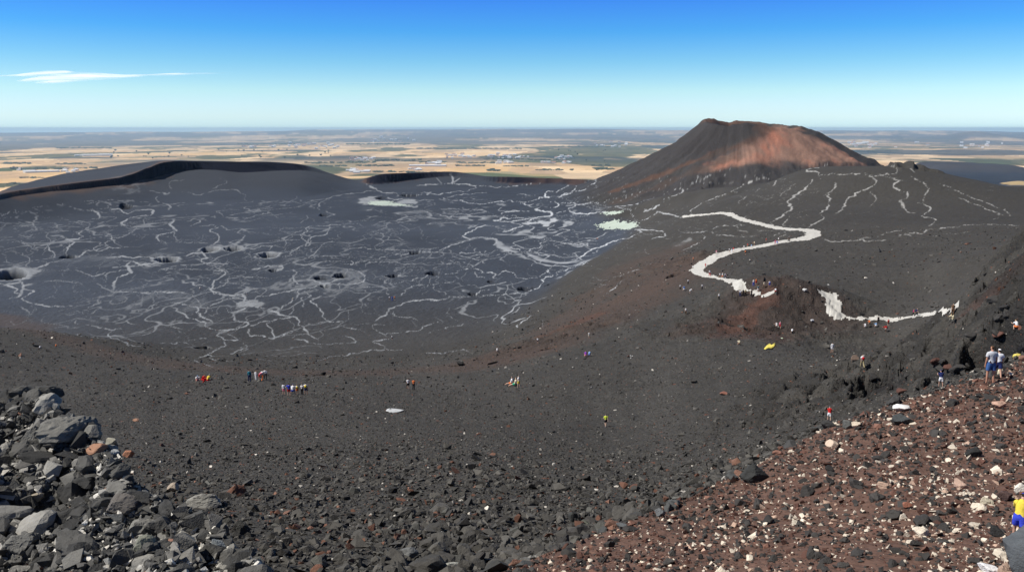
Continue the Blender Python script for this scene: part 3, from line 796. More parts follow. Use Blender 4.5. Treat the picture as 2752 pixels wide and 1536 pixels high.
stripe([(2040, 338), (2045, 355), (2000, 385), (1930, 410), (1850, 440), (1760, 475), (1650, 512)], 6, tan_ * .30, .8, 341, .7)
stripe([(2035, 355), (1950, 400), (1850, 448), (1720, 510)], 3.5, ash, .55, 342, .6)
stripe([(1980, 420), (1880, 455), (1760, 505), (1660, 545)], 8, brown * 1.0, .6, 343, .8)
stripe([(1900, 325), (1960, 327), (2030, 326), (2070, 345)], 8, tan_ * .35, .8, 344, .5)
stripe([(1830, 400), (1900, 380), (2000, 350)], 30, np.array([.038, .034, .034]), .6, 345, .5)
cs = (RHO < 330) & (RG > 500); an_ = np.arctan2(YG - CY, XG - CX)
COLR[cs] *= (1 + .16 * fbm(an_[cs] * 16, RHO[cs] / 90, 346, 4) + .10 * fbm(an_[cs] * 50, RHO[cs] / 30, 347, 3))[:, None]
# left rim cap
stripe([(-20, 520), (130, 505), (260, 490), (340, 478), (420, 450), (450, 432)], 14, np.array([.13, .082, .058]), .6, 351, .5)
stripe([(985, 480), (1100, 466), (1200, 458)], 8, np.array([.13, .075, .05]), .6, 352, .5)
stripe([(1350, 482), (1460, 483), (1560, 483)], 10, np.array([.12, .07, .05]), .7, 353, .5)
# spur and outcrop
smix = SPURM * (1.0)
creamy = sstep(0, 1, 1) * 0
tint(smix, spur_c * 1.0)
COLR *= (1 + (.16 * fbm(XG / 1.1, YG / 1.1, 361, 4) * SPURM))[..., None]
tint(SPURM * sstep(2050, 2752, PXG) * sstep(1200, 1000, PYG + (PXG - 2752) * -.25) * .5, np.array([.095, .06, .048]))
tint(OUTM * .9, outc_c)
COLR *= (1 + OUTM * .35 * fbm(XG / .8, YG / .8, 362, 4))[..., None]
# cliff-face shade put into the colour, and black basalt of the rugged lava
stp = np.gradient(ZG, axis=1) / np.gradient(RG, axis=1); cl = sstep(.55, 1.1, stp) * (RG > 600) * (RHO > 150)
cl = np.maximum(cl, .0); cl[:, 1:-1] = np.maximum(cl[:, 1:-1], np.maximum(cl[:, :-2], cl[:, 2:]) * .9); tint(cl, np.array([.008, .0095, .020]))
tint(np.clip(ROUGH, 0, 1) * sstep(.05, .4, fbm(XG / 4, YG / 4, 365, 4) + .25) * (RG < 340) * .6, np.array([.024, .023, .022]))
# silt last
sil = np.clip(SILT * (1 - PITM) * (1 - cl), 0, 1) * (.86 + .22 * fbm(XG / 5, YG / 9, 371, 3))
warm = sstep(1500, 2100, PXG)[..., None]
sc = silt_c * (1 - warm) + np.array([.36, .355, .335]) * warm
sc = sc * (.62 + .55 * sstep(1000, 1500, PXG))[..., None]
COLR[:] = COLR * (1 - sil[..., None]) + sc * sil[..., None]
tint(PITM * .8, np.array([.02, .019, .02]))  # shade inside the pits, painted into the ground colour
COLR = np.clip(COLR, .004, .9)

# ------------------------------------------------------------------ meshes of the terrain
def new_mesh(name, co, quads, mat, smooth=True, kind=None, cols=None, extra=None, parent=None):
    me = bpy.data.meshes.new(name)
    nv, nf = len(co), len(quads); k = quads.shape[1]
    me.vertices.add(nv); me.vertices.foreach_set('co', np.asarray(co, np.float32).ravel())
    me.loops.add(nf * k); me.loops.foreach_set('vertex_index', np.asarray(quads, np.int32).ravel())
    me.polygons.add(nf); me.polygons.foreach_set('loop_start', np.arange(nf, dtype=np.int32) * k)
    me.polygons.foreach_set('use_smooth', np.full(nf, smooth))
    if cols is not None:
        at = me.attributes.new('tone', 'FLOAT_COLOR', 'POINT')
        c4 = np.ones((nv, 4), np.float32); c4[:, :3] = cols; at.data.foreach_set('color', c4.ravel())
    for kx, vx in (extra or {}).items():
        at = me.attributes.new(kx, 'FLOAT', 'POINT'); at.data.foreach_set('value', np.asarray(vx, np.float32))
    me.update(); me.validate(verbose=False) if nf < 1000 else None
    if mat: 
        for mm_ in (mat if isinstance(mat, (list, tuple)) else [mat]): me.materials.append(mm_)
    ob = bpy.data.objects.new(name, me); COL.objects.link(ob)
    if kind: ob['kind'] = kind
    if parent: ob.parent = parent
    return ob

class NT:
    def __init__(s, name):
        s.m = bpy.data.materials.new(name); s.m.use_nodes = True; s.t = s.m.node_tree; s.n = s.t.nodes; s.l = s.t.links
        s.bsdf = s.n['Principled BSDF']; s.out = s.n['Material Output']
    def node(s, ty, **kw):
        x = s.n.new(ty)
        for k, v in kw.items():
            if k in x.inputs: x.inputs[k].default_value = v
            else: setattr(x, k, v)
        return x
    def link(s, a, b): s.l.new(a, b)
    def math(s, op, a, b=None, c=None):
        x = s.n.new('ShaderNodeMath'); x.operation = op
        for i, v in enumerate((a, b, c)):
            if v is None: continue
            if hasattr(v, 'links') or hasattr(v, 'is_linked'): s.l.new(v, x.inputs[i])
            else: x.inputs[i].default_value = v
        return x.outputs[0]
    def mix(s, f, a, b, mode='MIX'):
        x = s.n.new('ShaderNodeMix'); x.data_type = 'RGBA'; x.blend_type = mode
        for i, v in ((0, f), (6, a), (7, b)):
            if hasattr(v, 'is_linked'): s.l.new(v, x.inputs[i])
            else: x.inputs[i].default_value = v if i == 0 else (*v, 1) if len(v) == 3 else v
        return x.outputs[2]

def ground_material():
    g = NT('volcanic_ash'); g.bsdf.inputs['Roughness'].default_value = .95; g.bsdf.inputs['Specular IOR Level'].default_value = .15
    at = g.node('ShaderNodeAttribute', attribute_name='tone'); geo = g.node('ShaderNodeNewGeometry'); P = geo.outputs['Position']
    col = at.outputs['Color']
    def vor(scale, rand=1.0, feat='F1'):
        v = g.node('ShaderNodeTexVoronoi', feature=feat); v.inputs['Scale'].default_value = scale; v.inputs['Randomness'].default_value = rand; g.link(P, v.inputs['Vector']); return v
    def noi(scale, det=4):
        v = g.node('ShaderNodeTexNoise'); v.inputs['Scale'].default_value = scale; v.inputs['Detail'].default_value = det; g.link(P, v.inputs['Vector']); return v
    rs = g.node('ShaderNodeAttribute', attribute_name='stony').outputs['Fac']
    n = noi(.8, 6); col = g.mix(1.0, col, g.mix(n.outputs[0], (.72, .72, .72), (1.26, 1.26, 1.26)), 'MULTIPLY')
    # stones of several sizes: each keeps its own tint
    for sc, lo, hi, amt in ((.8, .06, .26, .7), (2.2, .10, .40, .8), (6.0, .1, .42, .8)):
        v = vor(sc); d = v.outputs['Distance']; sep = g.node('ShaderNodeSeparateColor'); g.link(v.outputs['Color'], sep.inputs[0]); R, Gc, B = sep.outputs
        body = g.math('LESS_THAN', d, g.math('MULTIPLY_ADD', R, hi - lo, lo))
        shade = g.mix(Gc, (.55, .55, .56), (1.5, 1.45, 1.4))
        f = g.math('MULTIPLY', body, g.math('MULTIPLY', rs, amt))
        col = g.mix(f, col, g.mix(1.0, col, shade, 'MULTIPLY'))
        redd = g.math('MULTIPLY', g.math('MULTIPLY', f, g.math('GREATER_THAN', B, .93)), g.math('LESS_THAN', d, .22))
        col = g.mix(redd, col, (.17, .075, .05))
        pale = g.math('MULTIPLY', g.math('MULTIPLY', f, g.math('LESS_THAN', B, .012)), g.math('LESS_THAN', d, .17))
        col = g.mix(pale, col, (.5, .47, .42))
    g.link(col, g.bsdf.inputs['Base Color'])
    # relief
    b1 = g.node('ShaderNodeBump', Strength=.9, Distance=.12); v1 = vor(2.8); g.link(g.math('MULTIPLY', g.math('SUBTRACT', .5, v1.outputs['Distance']), rs), b1.inputs['Height'])
    b2 = g.node('ShaderNodeBump', Strength=.9, Distance=.05); v2 = vor(8.0); g.link(g.math('MULTIPLY', g.math('SUBTRACT', .5, v2.outputs['Distance']), rs), b2.inputs['Height']); g.link(b1.outputs[0], b2.inputs['Normal'])
    b3 = g.node('ShaderNodeBump', Strength=.7, Distance=.32); n3 = noi(.8, 9); g.link(n3.outputs[0], b3.inputs['Height']); g.link(b2.outputs[0], b3.inputs['Normal'])
    g.link(b3.outputs[0], g.bsdf.inputs['Normal'])
    return g.m
GM = ground_material()
IDX = np.arange(NA * NR).reshape(NA, NR)
stony = sstep(520, 150, RG) * (1 - .55 * SPURM) * (1 - .8 * np.clip(SILT, 0, 1)) + .12
stony = stony + sstep(-69, -60, ZG) * .12
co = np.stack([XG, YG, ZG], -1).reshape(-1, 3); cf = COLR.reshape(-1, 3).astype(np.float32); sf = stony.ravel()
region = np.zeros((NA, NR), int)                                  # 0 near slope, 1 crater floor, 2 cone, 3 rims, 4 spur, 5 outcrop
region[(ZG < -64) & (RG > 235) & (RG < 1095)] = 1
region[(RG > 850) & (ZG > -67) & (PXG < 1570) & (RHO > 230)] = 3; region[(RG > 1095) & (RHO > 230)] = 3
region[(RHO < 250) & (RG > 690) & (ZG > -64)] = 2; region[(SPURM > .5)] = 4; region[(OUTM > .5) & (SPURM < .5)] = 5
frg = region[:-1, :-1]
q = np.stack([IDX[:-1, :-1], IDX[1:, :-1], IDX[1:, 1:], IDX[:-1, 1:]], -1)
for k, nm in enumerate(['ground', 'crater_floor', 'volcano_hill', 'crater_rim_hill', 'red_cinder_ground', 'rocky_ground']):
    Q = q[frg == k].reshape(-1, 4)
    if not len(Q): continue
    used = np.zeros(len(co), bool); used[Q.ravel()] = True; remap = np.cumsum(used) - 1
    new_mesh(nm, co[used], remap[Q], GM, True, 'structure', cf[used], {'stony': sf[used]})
# ------------------------------------------------------------------ the far plain with fields, woods, towns; dark lava field; table hills
PZ = -520.0
def make_plain():
    az = np.radians(np.concatenate([np.arange(-180, -34, 4.), np.arange(-34, 34.001, .05), np.arange(38, 181, 4.)]))
    rs = [2200.]
    while rs[-1] < 76000: rs.append(rs[-1] + max(22., rs[-1] ** 2 / 950000.))
    rs = np.array(rs); A, R = np.meshgrid(az, rs, indexing='ij'); X, Y = np.sin(A) * R, np.cos(A) * R
    tilt = .0034 * (np.clip(-np.degrees(A) - 2, 0, 28) / 28) ** 1.3 * sstep(9000, 60000, R) * R + .0022 * np.clip(np.degrees(A) - 8, 0, 22) / 22 * sstep(9000, 60000, R) * R
    Z = PZ - tilt + 380 * sstep(34000, 76000, R) ** 1.2 + fbm(X / 9000, Y / 14000, 401, 4) * 30 * sstep(14000, 40000, R) + np.maximum(fbm(X / 16000, Y / 7000, 402, 4), 0) * 200 * sstep(28000, 60000, R)
    PX, PY = to_pix(X, Y, Z)
    # dark lava field on the right, raised table of old lava, pale knoll
    lav = sstep(2270, 2330, PX + fbm(X / 900, Y / 900, 403, 3) * 60) * sstep(13600, 12800, R + fbm(X / 1200, Y / 1200, 404, 4) * 1200)
    hx, hy, _ = pt(2600, 425, 12500); ha = math.atan2(hx, hy)
    e = (A - ha) * R; g = R - 12500
    tab = sstep(1.1, .62, np.hypot(e / 760, g / 900) + fbm(X / 500, Y / 500, 405, 4) * .16); Z = Z + tab * (88 - e * .02)
    hx2, hy2, _ = pt(2745, 452, 9600); e2 = (A - math.atan2(hx2, hy2)) * R; knl = np.exp(-(e2 / 150) ** 2 - ((R - 9600) / 260) ** 2); Z = Z + knl * 34
    hx3, _, _ = pt(2690, 400, 30000); e3 = (A - pix_dir(2620, 400)[0]) * R; Z = Z + np.exp(-(e3 / 1400) ** 2 - ((R - 52000) / 5000) ** 2) * 300
    # fields
    c = np.zeros(X.shape + (3,))
    wx, wy = X + fbm(X / 2500, Y / 2500, 406, 3) * 500, Y + fbm(X / 2500, Y / 2500, 407, 3) * 900
    d1, v1 = cells(wx / 700, wy / 1500, 411); d2, v2 = cells(wx / 1900, wy / 3800, 412); d3, v3 = cells(wx / 300 + 5, wy / 620, 413)
    pal = np.array([[.46, .33, .16], [.52, .39, .21], [.40, .29, .16], [.56, .44, .26], [.33, .25, .15], [.45, .36, .22], [.25, .21, .12], [.50, .37, .19]])
    i = np.clip((v1 * .65 + v2 * .35) * 8, 0, 7.99); i0 = i.astype(int)
    c[:] = (pal[i0] * np.array([1.55, 1.42, 1.42])) * (.92 + .16 * v3)[..., None]
    grn = sstep(.06, .2, fbm(X / 1500, Y / 3600, 415, 4) + .26 * np.exp(-((PX - 1250) / 560) ** 2) * np.exp(-((R - 9000) / 3200) ** 2) + .20 * np.exp(-((PX - 1050) / 320) ** 2 - ((R - 9500) / 1900) ** 2) - .04 + (v1 - .5) * .4)
    grn = grn * sstep(7600, 9400, R)
    c = c * (1 - (grn * .85)[..., None]) + np.array([.045, .07, .03]) * (grn * .85)[..., None]
    crop = (v1 > .86) & (R < 16000); c[crop] = c[crop] * .45 + np.array([.10, .14, .05]) * .55
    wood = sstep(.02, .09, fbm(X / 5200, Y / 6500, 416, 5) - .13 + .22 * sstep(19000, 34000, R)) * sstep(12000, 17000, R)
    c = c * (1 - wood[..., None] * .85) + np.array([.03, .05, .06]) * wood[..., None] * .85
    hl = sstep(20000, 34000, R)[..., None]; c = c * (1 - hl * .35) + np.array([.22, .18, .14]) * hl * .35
    lc = np.array([.030, .029, .034]) * (1 + .5 * fbm(X / 800, Y / 1500, 417, 4))[..., None]
    c = c * (1 - lav[..., None]) + lc * lav[..., None]
    ss = (lav * sstep(.30, .36, fbm(X / 2600, Y / 420, 418, 3)))[..., None] * .5; c = c * (1 - ss) + np.array([.12, .11, .10]) * ss
    tb = sstep(.1, .5, tab)[..., None]; c = c * (1 - tb) + np.array([.055, .045, .040]) * tb
    kb = sstep(.25, .4, knl)[..., None]; c = c * (1 - kb) + np.array([.50, .36, .17]) * kb
    n0, n1 = X.shape; I = np.arange(n0 * n1).reshape(n0, n1)
    q = np.stack([I[:-1, :-1], I[1:, :-1], I[1:, 1:], I[:-1, 1:]], -1); tbf = (tab[:-1, :-1] > .12) | (knl[:-1, :-1] > .3) | ((R[:-1, :-1] > 45000) & (np.abs(e3[:-1, :-1]) < 2200) & (Z[:-1, :-1] > PZ + 330))
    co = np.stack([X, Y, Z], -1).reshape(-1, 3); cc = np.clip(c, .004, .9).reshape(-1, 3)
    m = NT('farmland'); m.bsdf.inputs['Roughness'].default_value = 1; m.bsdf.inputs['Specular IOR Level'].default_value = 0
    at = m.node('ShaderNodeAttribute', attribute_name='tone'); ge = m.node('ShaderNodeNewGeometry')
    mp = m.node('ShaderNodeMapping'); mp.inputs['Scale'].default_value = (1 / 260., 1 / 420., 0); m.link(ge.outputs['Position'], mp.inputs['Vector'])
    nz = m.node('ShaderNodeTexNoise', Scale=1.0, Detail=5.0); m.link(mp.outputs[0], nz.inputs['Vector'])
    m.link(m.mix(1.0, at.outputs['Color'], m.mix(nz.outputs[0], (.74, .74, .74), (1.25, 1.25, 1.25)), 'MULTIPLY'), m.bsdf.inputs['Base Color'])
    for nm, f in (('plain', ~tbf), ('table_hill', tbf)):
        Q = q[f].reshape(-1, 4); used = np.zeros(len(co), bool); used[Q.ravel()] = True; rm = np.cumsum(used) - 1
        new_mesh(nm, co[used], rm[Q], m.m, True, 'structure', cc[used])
    return A, R, Z, az, rs
PA, PR, PZZ, PAZ, PRS = make_plain()
def plain_z(x, y):
    a = math.atan2(x, y); r = math.hypot(x, y)
    i = min(max(int(np.searchsorted(PAZ, a)) - 1, 0), len(PAZ) - 2); j = min(max(int(np.searchsorted(PRS, r)) - 1, 0), len(PRS) - 2)
    u = (a - PAZ[i]) / (PAZ[i + 1] - PAZ[i]); v = (r - PRS[j]) / (PRS[j + 1] - PRS[j]); Z = PZZ
    return float((Z[i, j] * (1 - u) + Z[i + 1, j] * u) * (1 - v) + (Z[i, j + 1] * (1 - u) + Z[i + 1, j + 1] * u) * v)
# haze: one box of even, thin air round everything
def box_mesh(name, lo, hi, mat):
    v = [(x, y, z) for x in (lo[0], hi[0]) for y in (lo[1], hi[1]) for z in (lo[2], hi[2])]
    f = [(0, 1, 3, 2), (4, 6, 7, 5), (0, 4, 5, 1), (2, 3, 7, 6), (0, 2, 6, 4), (1, 5, 7, 3)]
    me = bpy.data.meshes.new(name); me.from_pydata(v, [], f); me.update(); me.materials.append(mat); o = bpy.data.objects.new(name, me); COL.objects.link(o); return o
hm = bpy.data.materials.new('thin_air'); hm.use_nodes = True; t = hm.node_tree; t.nodes.remove(t.nodes['Principled BSDF'])
pv = t.nodes.new('ShaderNodeVolumePrincipled'); pv.inputs['Density'].default_value = 1.9e-5; pv.inputs['Color'].default_value = (.52, .76, 1, 1); pv.inputs['Anisotropy'].default_value = 0.1
t.links.new(pv.outputs[0], t.nodes['Material Output'].inputs['Volume'])
hz_ = box_mesh('haze', (-77000, -77000, float(PZZ.min()) - 1), (77000, 77000, 45), hm); hz_['kind'] = 'stuff'
hz_['label'] = 'thin blue haze over the plain'
# ------------------------------------------------------------------ the trodden pale path, the milky pools: sheets lying on the ash
PATHM = np.zeros((NA, NR))
def sheet(name, polys, mat, lift, wob=.0, seed=0, kind=None, tone=None, thick=False):
    F = np.zeros((NA - 1, NR - 1), bool)
    for poly in polys:
        x, y = poly
        a = np.arctan2(x, y); r = np.hypot(x, y)
        c0, c1 = np.searchsorted(AZ, [a.min() - .004, a.max() + .004]); r0, r1 = np.searchsorted(RR, [r.min() - 3, r.max() + 3])
        W = (slice(max(c0 - 1, 0), min(c1 + 1, NA - 1)), slice(max(r0 - 1, 0), min(r1 + 1, NR - 1)))
        X = XG[W] + fbm(XG[W] / 1.6, YG[W] / 3.2, seed, 4) * wob; Y = YG[W] + fbm(XG[W] / 1.6, YG[W] / 3.2, seed + 1, 4) * wob * 1.6
        ins = np.zeros(X.shape, bool); n = len(x); j = n - 1
        for i in range(n):
            ins ^= ((y[i] > Y) != (y[j] > Y)) & (X < (x[j] - x[i]) * (Y - y[i]) / (y[j] - y[i] + 1e-9) + x[i]); j = i
        F[W] |= ins
    if name == 'path': PATHM[:-1, :-1][F] = 1
    Q = q[F]; used = np.zeros(len(co), bool); used[Q.ravel()] = True; rm = np.cumsum(used) - 1
    P = co[used].copy(); P[:, 2] += lift
    return new_mesh(name, P, rm[Q], mat, True, kind, None)

def strip_poly(rows):
    out = []
    for (a, b) in zip(rows[:-1], rows[1:]):
        pts = np.array([[a[0], a[1]], [b[0], b[1]], [b[2], b[3]], [a[2], a[3]]], float)
        x, y, z, r, ok = cast(pts[:, 0], pts[:, 1])
        if ok.all() and r.max() / r.min() < 1.6: out.append((x, y))
    return out
def refine(rows, n=4):
    R = np.array(rows, float); o = []
    for i in range(len(R) - 1):
        for k in range(n): o.append(R[i] + (R[i + 1] - R[i]) * k / n)
    o.append(R[-1]); return o
PATH1 = [(1832, 581, 1832, 586), (1886, 576, 1886, 580.5), (1939, 570.5, 1939, 576), (1969, 573, 1962, 582), (1980, 580, 1972, 589), (2003, 589, 2000, 597), (2046, 599, 2044, 607.5), (2082, 608, 2080, 616.5), (2118, 613, 2116, 620), (2150, 615, 2143, 621),
 (2182, 616, 2160, 624), (2207, 624, 2165, 628), (2204, 634, 2160, 635), (2175, 645, 2139, 641), (2139, 649, 2120, 644), (2103, 653, 2100, 646), (2064, 662.5, 2062, 655), (2025, 670, 2025, 661.5), (2000, 671, 2000, 665), (1978, 680, 1976, 669.5), (1952, 687, 1948, 676.5),
 (1932, 695, 1922, 682), (1916, 707, 1903, 691), (1898, 717, 1876, 706), (1888, 726, 1852, 727), (1894, 736, 1864, 738), (1912, 741, 1902, 747), (1950, 748, 1944, 755), (1989, 754, 1962, 764), (2001, 766, 1972, 778), (2005, 778, 1986, 787), (2020, 788, 2014, 796), (2046, 791, 2032, 801), (2060, 791, 2058, 796), (2080, 790, 2080, 794)]
PATH2 = [(2196, 785, 2199, 790), (2215, 786, 2207, 796), (2238, 790, 2220, 803), (2252, 797, 2225, 810), (2247, 808, 2221, 818), (2257, 818, 2212, 829), (2252, 830, 2217, 837), (2258, 844, 2213, 846), (2270, 852, 2230, 857), (2279, 854, 2270, 859), (2310, 854.5, 2310, 859), (2343, 855, 2340, 861.5), (2367, 855, 2367, 862), (2392, 854, 2388, 868),
 (2408, 854, 2408, 865), (2429, 851, 2429, 858), (2457, 847, 2457, 854), (2506, 841, 2506, 849.5), (2539, 837, 2545, 846), (2560, 834, 2566, 844), (2582, 829, 2580, 837)]
pm = NT('pale_trodden_gravel'); pm.bsdf.inputs['Roughness'].default_value = .95; pm.bsdf.inputs['Specular IOR Level'].default_value = .1
nz = pm.node('ShaderNodeTexNoise', Scale=.9, Detail=6.0); nz2 = pm.node('ShaderNodeTexNoise', Scale=6.0, Detail=3.0); g_ = pm.node('ShaderNodeNewGeometry')
pm.link(g_.outputs['Position'], nz.inputs['Vector']); pm.link(g_.outputs['Position'], nz2.inputs['Vector'])
c_ = pm.mix(nz.outputs[0], (.42, .405, .37), (.68, .66, .61)); c_ = pm.mix(1.0, c_, pm.mix(nz2.outputs[0], (.8, .8, .8), (1.15, 1.15, 1.15)), 'MULTIPLY')
pm.link(c_, pm.bsdf.inputs['Base Color'])
sheet('path', strip_poly(refine(PATH1)) + strip_poly(refine(PATH2)), pm.m, .10, .8, 501, 'structure')
wm = NT('milky_water'); wm.bsdf.inputs['Roughness'].default_value = .6; wm.bsdf.inputs['Specular IOR Level'].default_value = .2; wm.bsdf.inputs['Base Color'].default_value = (.34, .45, .40, 1)
nz = wm.node('ShaderNodeTexNoise', Scale=.12, Detail=5.0); g_ = wm.node('ShaderNodeNewGeometry'); wm.link(g_.outputs['Position'], nz.inputs['Vector'])
wm.link(wm.mix(nz.outputs[0], (.40, .47, .39), (.56, .62, .53)), wm.bsdf.inputs['Base Color'])
def pool(pts):
    D = densify(pts + [pts[0]], 6)[:-1]; x, y, z, r, ok = cast(D[:, 0], D[:, 1]); return [(x[ok], y[ok])]
sheet('pool', pool([(1600, 605), (1625, 597), (1655, 594), (1668, 598), (1690, 597), (1715, 606), (1700, 613), (1690, 617), (1640, 616), (1612, 613)]), wm.m, .06, 5, 511, 'structure')
sheet('pool', pool([(1615, 573), (1640, 568), (1660, 568), (1672, 572), (1650, 578), (1628, 578)]), wm.m, .06, 4, 513, 'structure')
sheet('pool', pool([(985, 548), (1005, 540), (1040, 540), (1060, 546), (1110, 553), (1060, 553), (1010, 552)]), wm.m, .06, 8, 515, 'structure')
# ------------------------------------------------------------------ stones: shapes
def hull_rock(seed, n, flat=.7, jag=.25):
    r = random.Random(seed); bm = bmesh.new()
    for _ in range(n):
        while True:
            v = Vector((r.gauss(0, 1), r.gauss(0, 1), r.gauss(0, 1)))
            if v.length > .1: break
        v.normalize(); v *= 1 - jag * r.random(); bm.verts.new((v.x, v.y * r.uniform(.8, 1), v.z * flat))
    bmesh.ops.convex_hull(bm, input=bm.verts); bmesh.ops.delete(bm, geom=[v for v in bm.verts if not v.link_faces], context='VERTS')
    bmesh.ops.triangulate(bm, faces=bm.faces)
    bm.verts.index_update(); V = np.array([v.co[:] for v in bm.verts]); F = np.array([[v.index for v in f.verts] for f in bm.faces]); bm.free()
    c = (V.max(0) + V.min(0)) / 2; V = (V - c) / (np.abs(V - c).max()); return V, F

def crag(seed, planes=11, sub=4, flat=.7, strat=.0, rough=.05):
    """weathered block: cut by random planes, chipped and pitted"""
    r = random.Random(seed); rs = np.random.default_rng(seed); bm = bmesh.new(); bmesh.ops.create_icosphere(bm, subdivisions=sub, radius=1); bm.verts.index_update()
    D = np.array([v.co[:] for v in bm.verts]); F = np.array([[v.index for v in f.verts] for f in bm.faces]); bm.free()
    Nn = rs.normal(size=(planes, 3)); Nn /= np.linalg.norm(Nn, axis=1)[:, None]; dist = rs.uniform(.55, .95, planes)
    k = D @ Nn.T; t = np.where(k > .05, dist / np.maximum(k, .05), 9).min(1); t = np.minimum(t, 1.25)
    P = D * t[:, None]
    n = fbm(P[:, 0] * 2.2 + seed, P[:, 1] * 2.2 + P[:, 2] * 1.7, seed, 4); n2 = ridged(P[:, 0] * 4 + seed, P[:, 2] * 4 + P[:, 1] * 3, seed + 3, 3)
    P *= (1 + rough * 1.6 * n + rough * .8 * n2)[:, None]
    if strat:
        ax = Vector((r.uniform(-.3, .3), r.uniform(-.3, .3), 1)).normalized(); h = P @ np.array(ax[:]); P *= (1 + strat * (np.abs(((h * 6 + n * 1.5) % 1) - .5) - .25))[:, None]
    P[:, 2] *= flat; return P / np.abs(P).max(), F

def rock_mat(name, from_obj):
    g = NT(name); g.bsdf.inputs['Roughness'].default_value = .88; g.bsdf.inputs['Specular IOR Level'].default_value = .25
    ge = g.node('ShaderNodeNewGeometry')
    if from_obj: o = g.node('ShaderNodeObjectInfo'); base = o.outputs['Color']
    else: o = g.node('ShaderNodeAttribute', attribute_name='tone'); base = o.outputs['Color']
    n = g.node('ShaderNodeTexNoise', Scale=3.2, Detail=7.0, Roughness=.65); g.link(ge.outputs['Position'], n.inputs['Vector'])
    v = g.node('ShaderNodeTexVoronoi', Scale=26.0); g.link(ge.outputs['Position'], v.inputs['Vector'])
    c = g.mix(1.0, base, g.mix(n.outputs[0], (.55, .55, .55), (1.5, 1.47, 1.42)), 'MULTIPLY')
    c = g.mix(g.math('MULTIPLY', g.math('LESS_THAN', v.outputs['Distance'], .22), .35), c, g.mix(1.0, c, (.4, .4, .4), 'MULTIPLY'))
    g.link(c, g.bsdf.inputs['Base Color'])
    b = g.node('ShaderNodeBump', Strength=.7, Distance=.06); g.link(n.outputs[0], b.inputs['Height']); b2 = g.node('ShaderNodeBump', Strength=.5, Distance=.015); g.link(v.outputs['Distance'], b2.inputs['Height']); g.link(b.outputs[0], b2.inputs['Normal'])
    g.link(b2.outputs[0], g.bsdf.inputs['Normal']); return g.m
RM_T, RM_O = rock_mat('loose_stone', False), rock_mat('boulder_stone', True)

SMALL = [hull_rock(900 + i, 8 + i % 5, .42 + .5 * random.random(), .42) for i in range(14)]
MID = [hull_rock(950 + i, 14 + i % 7, .5 + .4 * random.random(), .4) for i in range(12)]
def rot_mats(n, tilt=.5):
    a = RNG.uniform(0, 2 * PI, n); b = RNG.normal(0, tilt, n); c = RNG.normal(0, tilt, n)
    ca, sa, cb, sb, cc, sc = np.cos(a), np.sin(a), np.cos(b), np.sin(b), np.cos(c), np.sin(c); Z = np.zeros(n); O = np.ones(n)
    Rz = np.stack([ca, -sa, Z, sa, ca, Z, Z, Z, O], 1).reshape(n, 3, 3); Rx = np.stack([O, Z, Z, Z, cb, -sb, Z, sb, cb], 1).reshape(n, 3, 3); Ry = np.stack([cc, Z, sc, Z, O, Z, -sc, Z, cc], 1).reshape(n, 3, 3)
    return Rz @ Rx @ Ry
def merged(name, x, y, size, cols, protos, mat, label, sink=.25, asp=.35):
    n = len(x); z = ground_z(x, y); pid = RNG.integers(0, len(protos), n); R = rot_mats(n); S = size[:, None] * (1 + RNG.uniform(-asp, asp, (n, 3)))
    V, Fs, C = [], [], []; off = 0
    for p, (pv_, pf) in enumerate(protos):
        k = np.where(pid == p)[0]
        if not len(k): continue
        P = np.einsum('nij,nvj->nvi', R[k], pv_[None] * S[k][:, None, :]) + np.stack([x[k], y[k], z[k] + size[k] * (1 - 2 * sink) * .5], 1)[:, None, :]
        V.append(P.reshape(-1, 3)); Fs.append((pf[None] + (np.arange(len(k)) * len(pv_))[:, None, None] + off).reshape(-1, 3)); C.append(np.repeat(cols[k], len(pv_), 0)); off += len(k) * len(pv_)
    o = new_mesh(name, np.vstack(V), np.vstack(Fs), mat, False, 'stuff', np.vstack(C)); o['label'] = label; o['category'] = 'stones'; return o
def scatter(n, az0, az1, r0, r1, p=1.6):
    a = RNG.uniform(math.radians(az0), math.radians(az1), n); u = RNG.uniform(0, 1, n); r = (r0 ** p + u * (r1 ** p - r0 ** p)) ** (1 / p)
    return np.sin(a) * r, np.cos(a) * r, a, r
def sample(F, x, y):
    ci = np.clip(np.searchsorted(AZ, np.arctan2(x, y)), 0, NA - 1); ri = np.clip(np.searchsorted(RR, np.hypot(x, y)), 0, NR - 1); return F[ci, ri]
def tone_pick(n, table):
    w = np.array([t[0] for t in table], float); w /= w.sum(); k = RNG.choice(len(table), n, p=w); c = np.array([t[1] for t in table])[k]
    return c * RNG.uniform(.75, 1.3, (n, 1))
T_SCREE = [(60, (.070, .067, .062)), (22, (.098, .094, .086)), (10, (.042, .040, .038)), (5, (.13, .066, .046)), (2.2, (.10, .10, .092)), (1.5, (.55, .52, .47)), (1.2, (.20, .11, .08))]
T_OUT = [(36, (.075, .074, .070)), (20, (.19, .186, .172)), (22, (.045, .045, .044)), (12, (.38, .37, .34)), (7, (.60, .58, .53)), (3, (.22, .12, .085))]
T_SPUR = [(38, (.050, .047, .045)), (22, (.11, .056, .043)), (34, (.64, .57, .47)), (10, (.48, .34, .26)), (10, (.19, .10, .075))]
BIG = []                                                     # every larger stone becomes a thing of its own: x, y, size, colour, zone

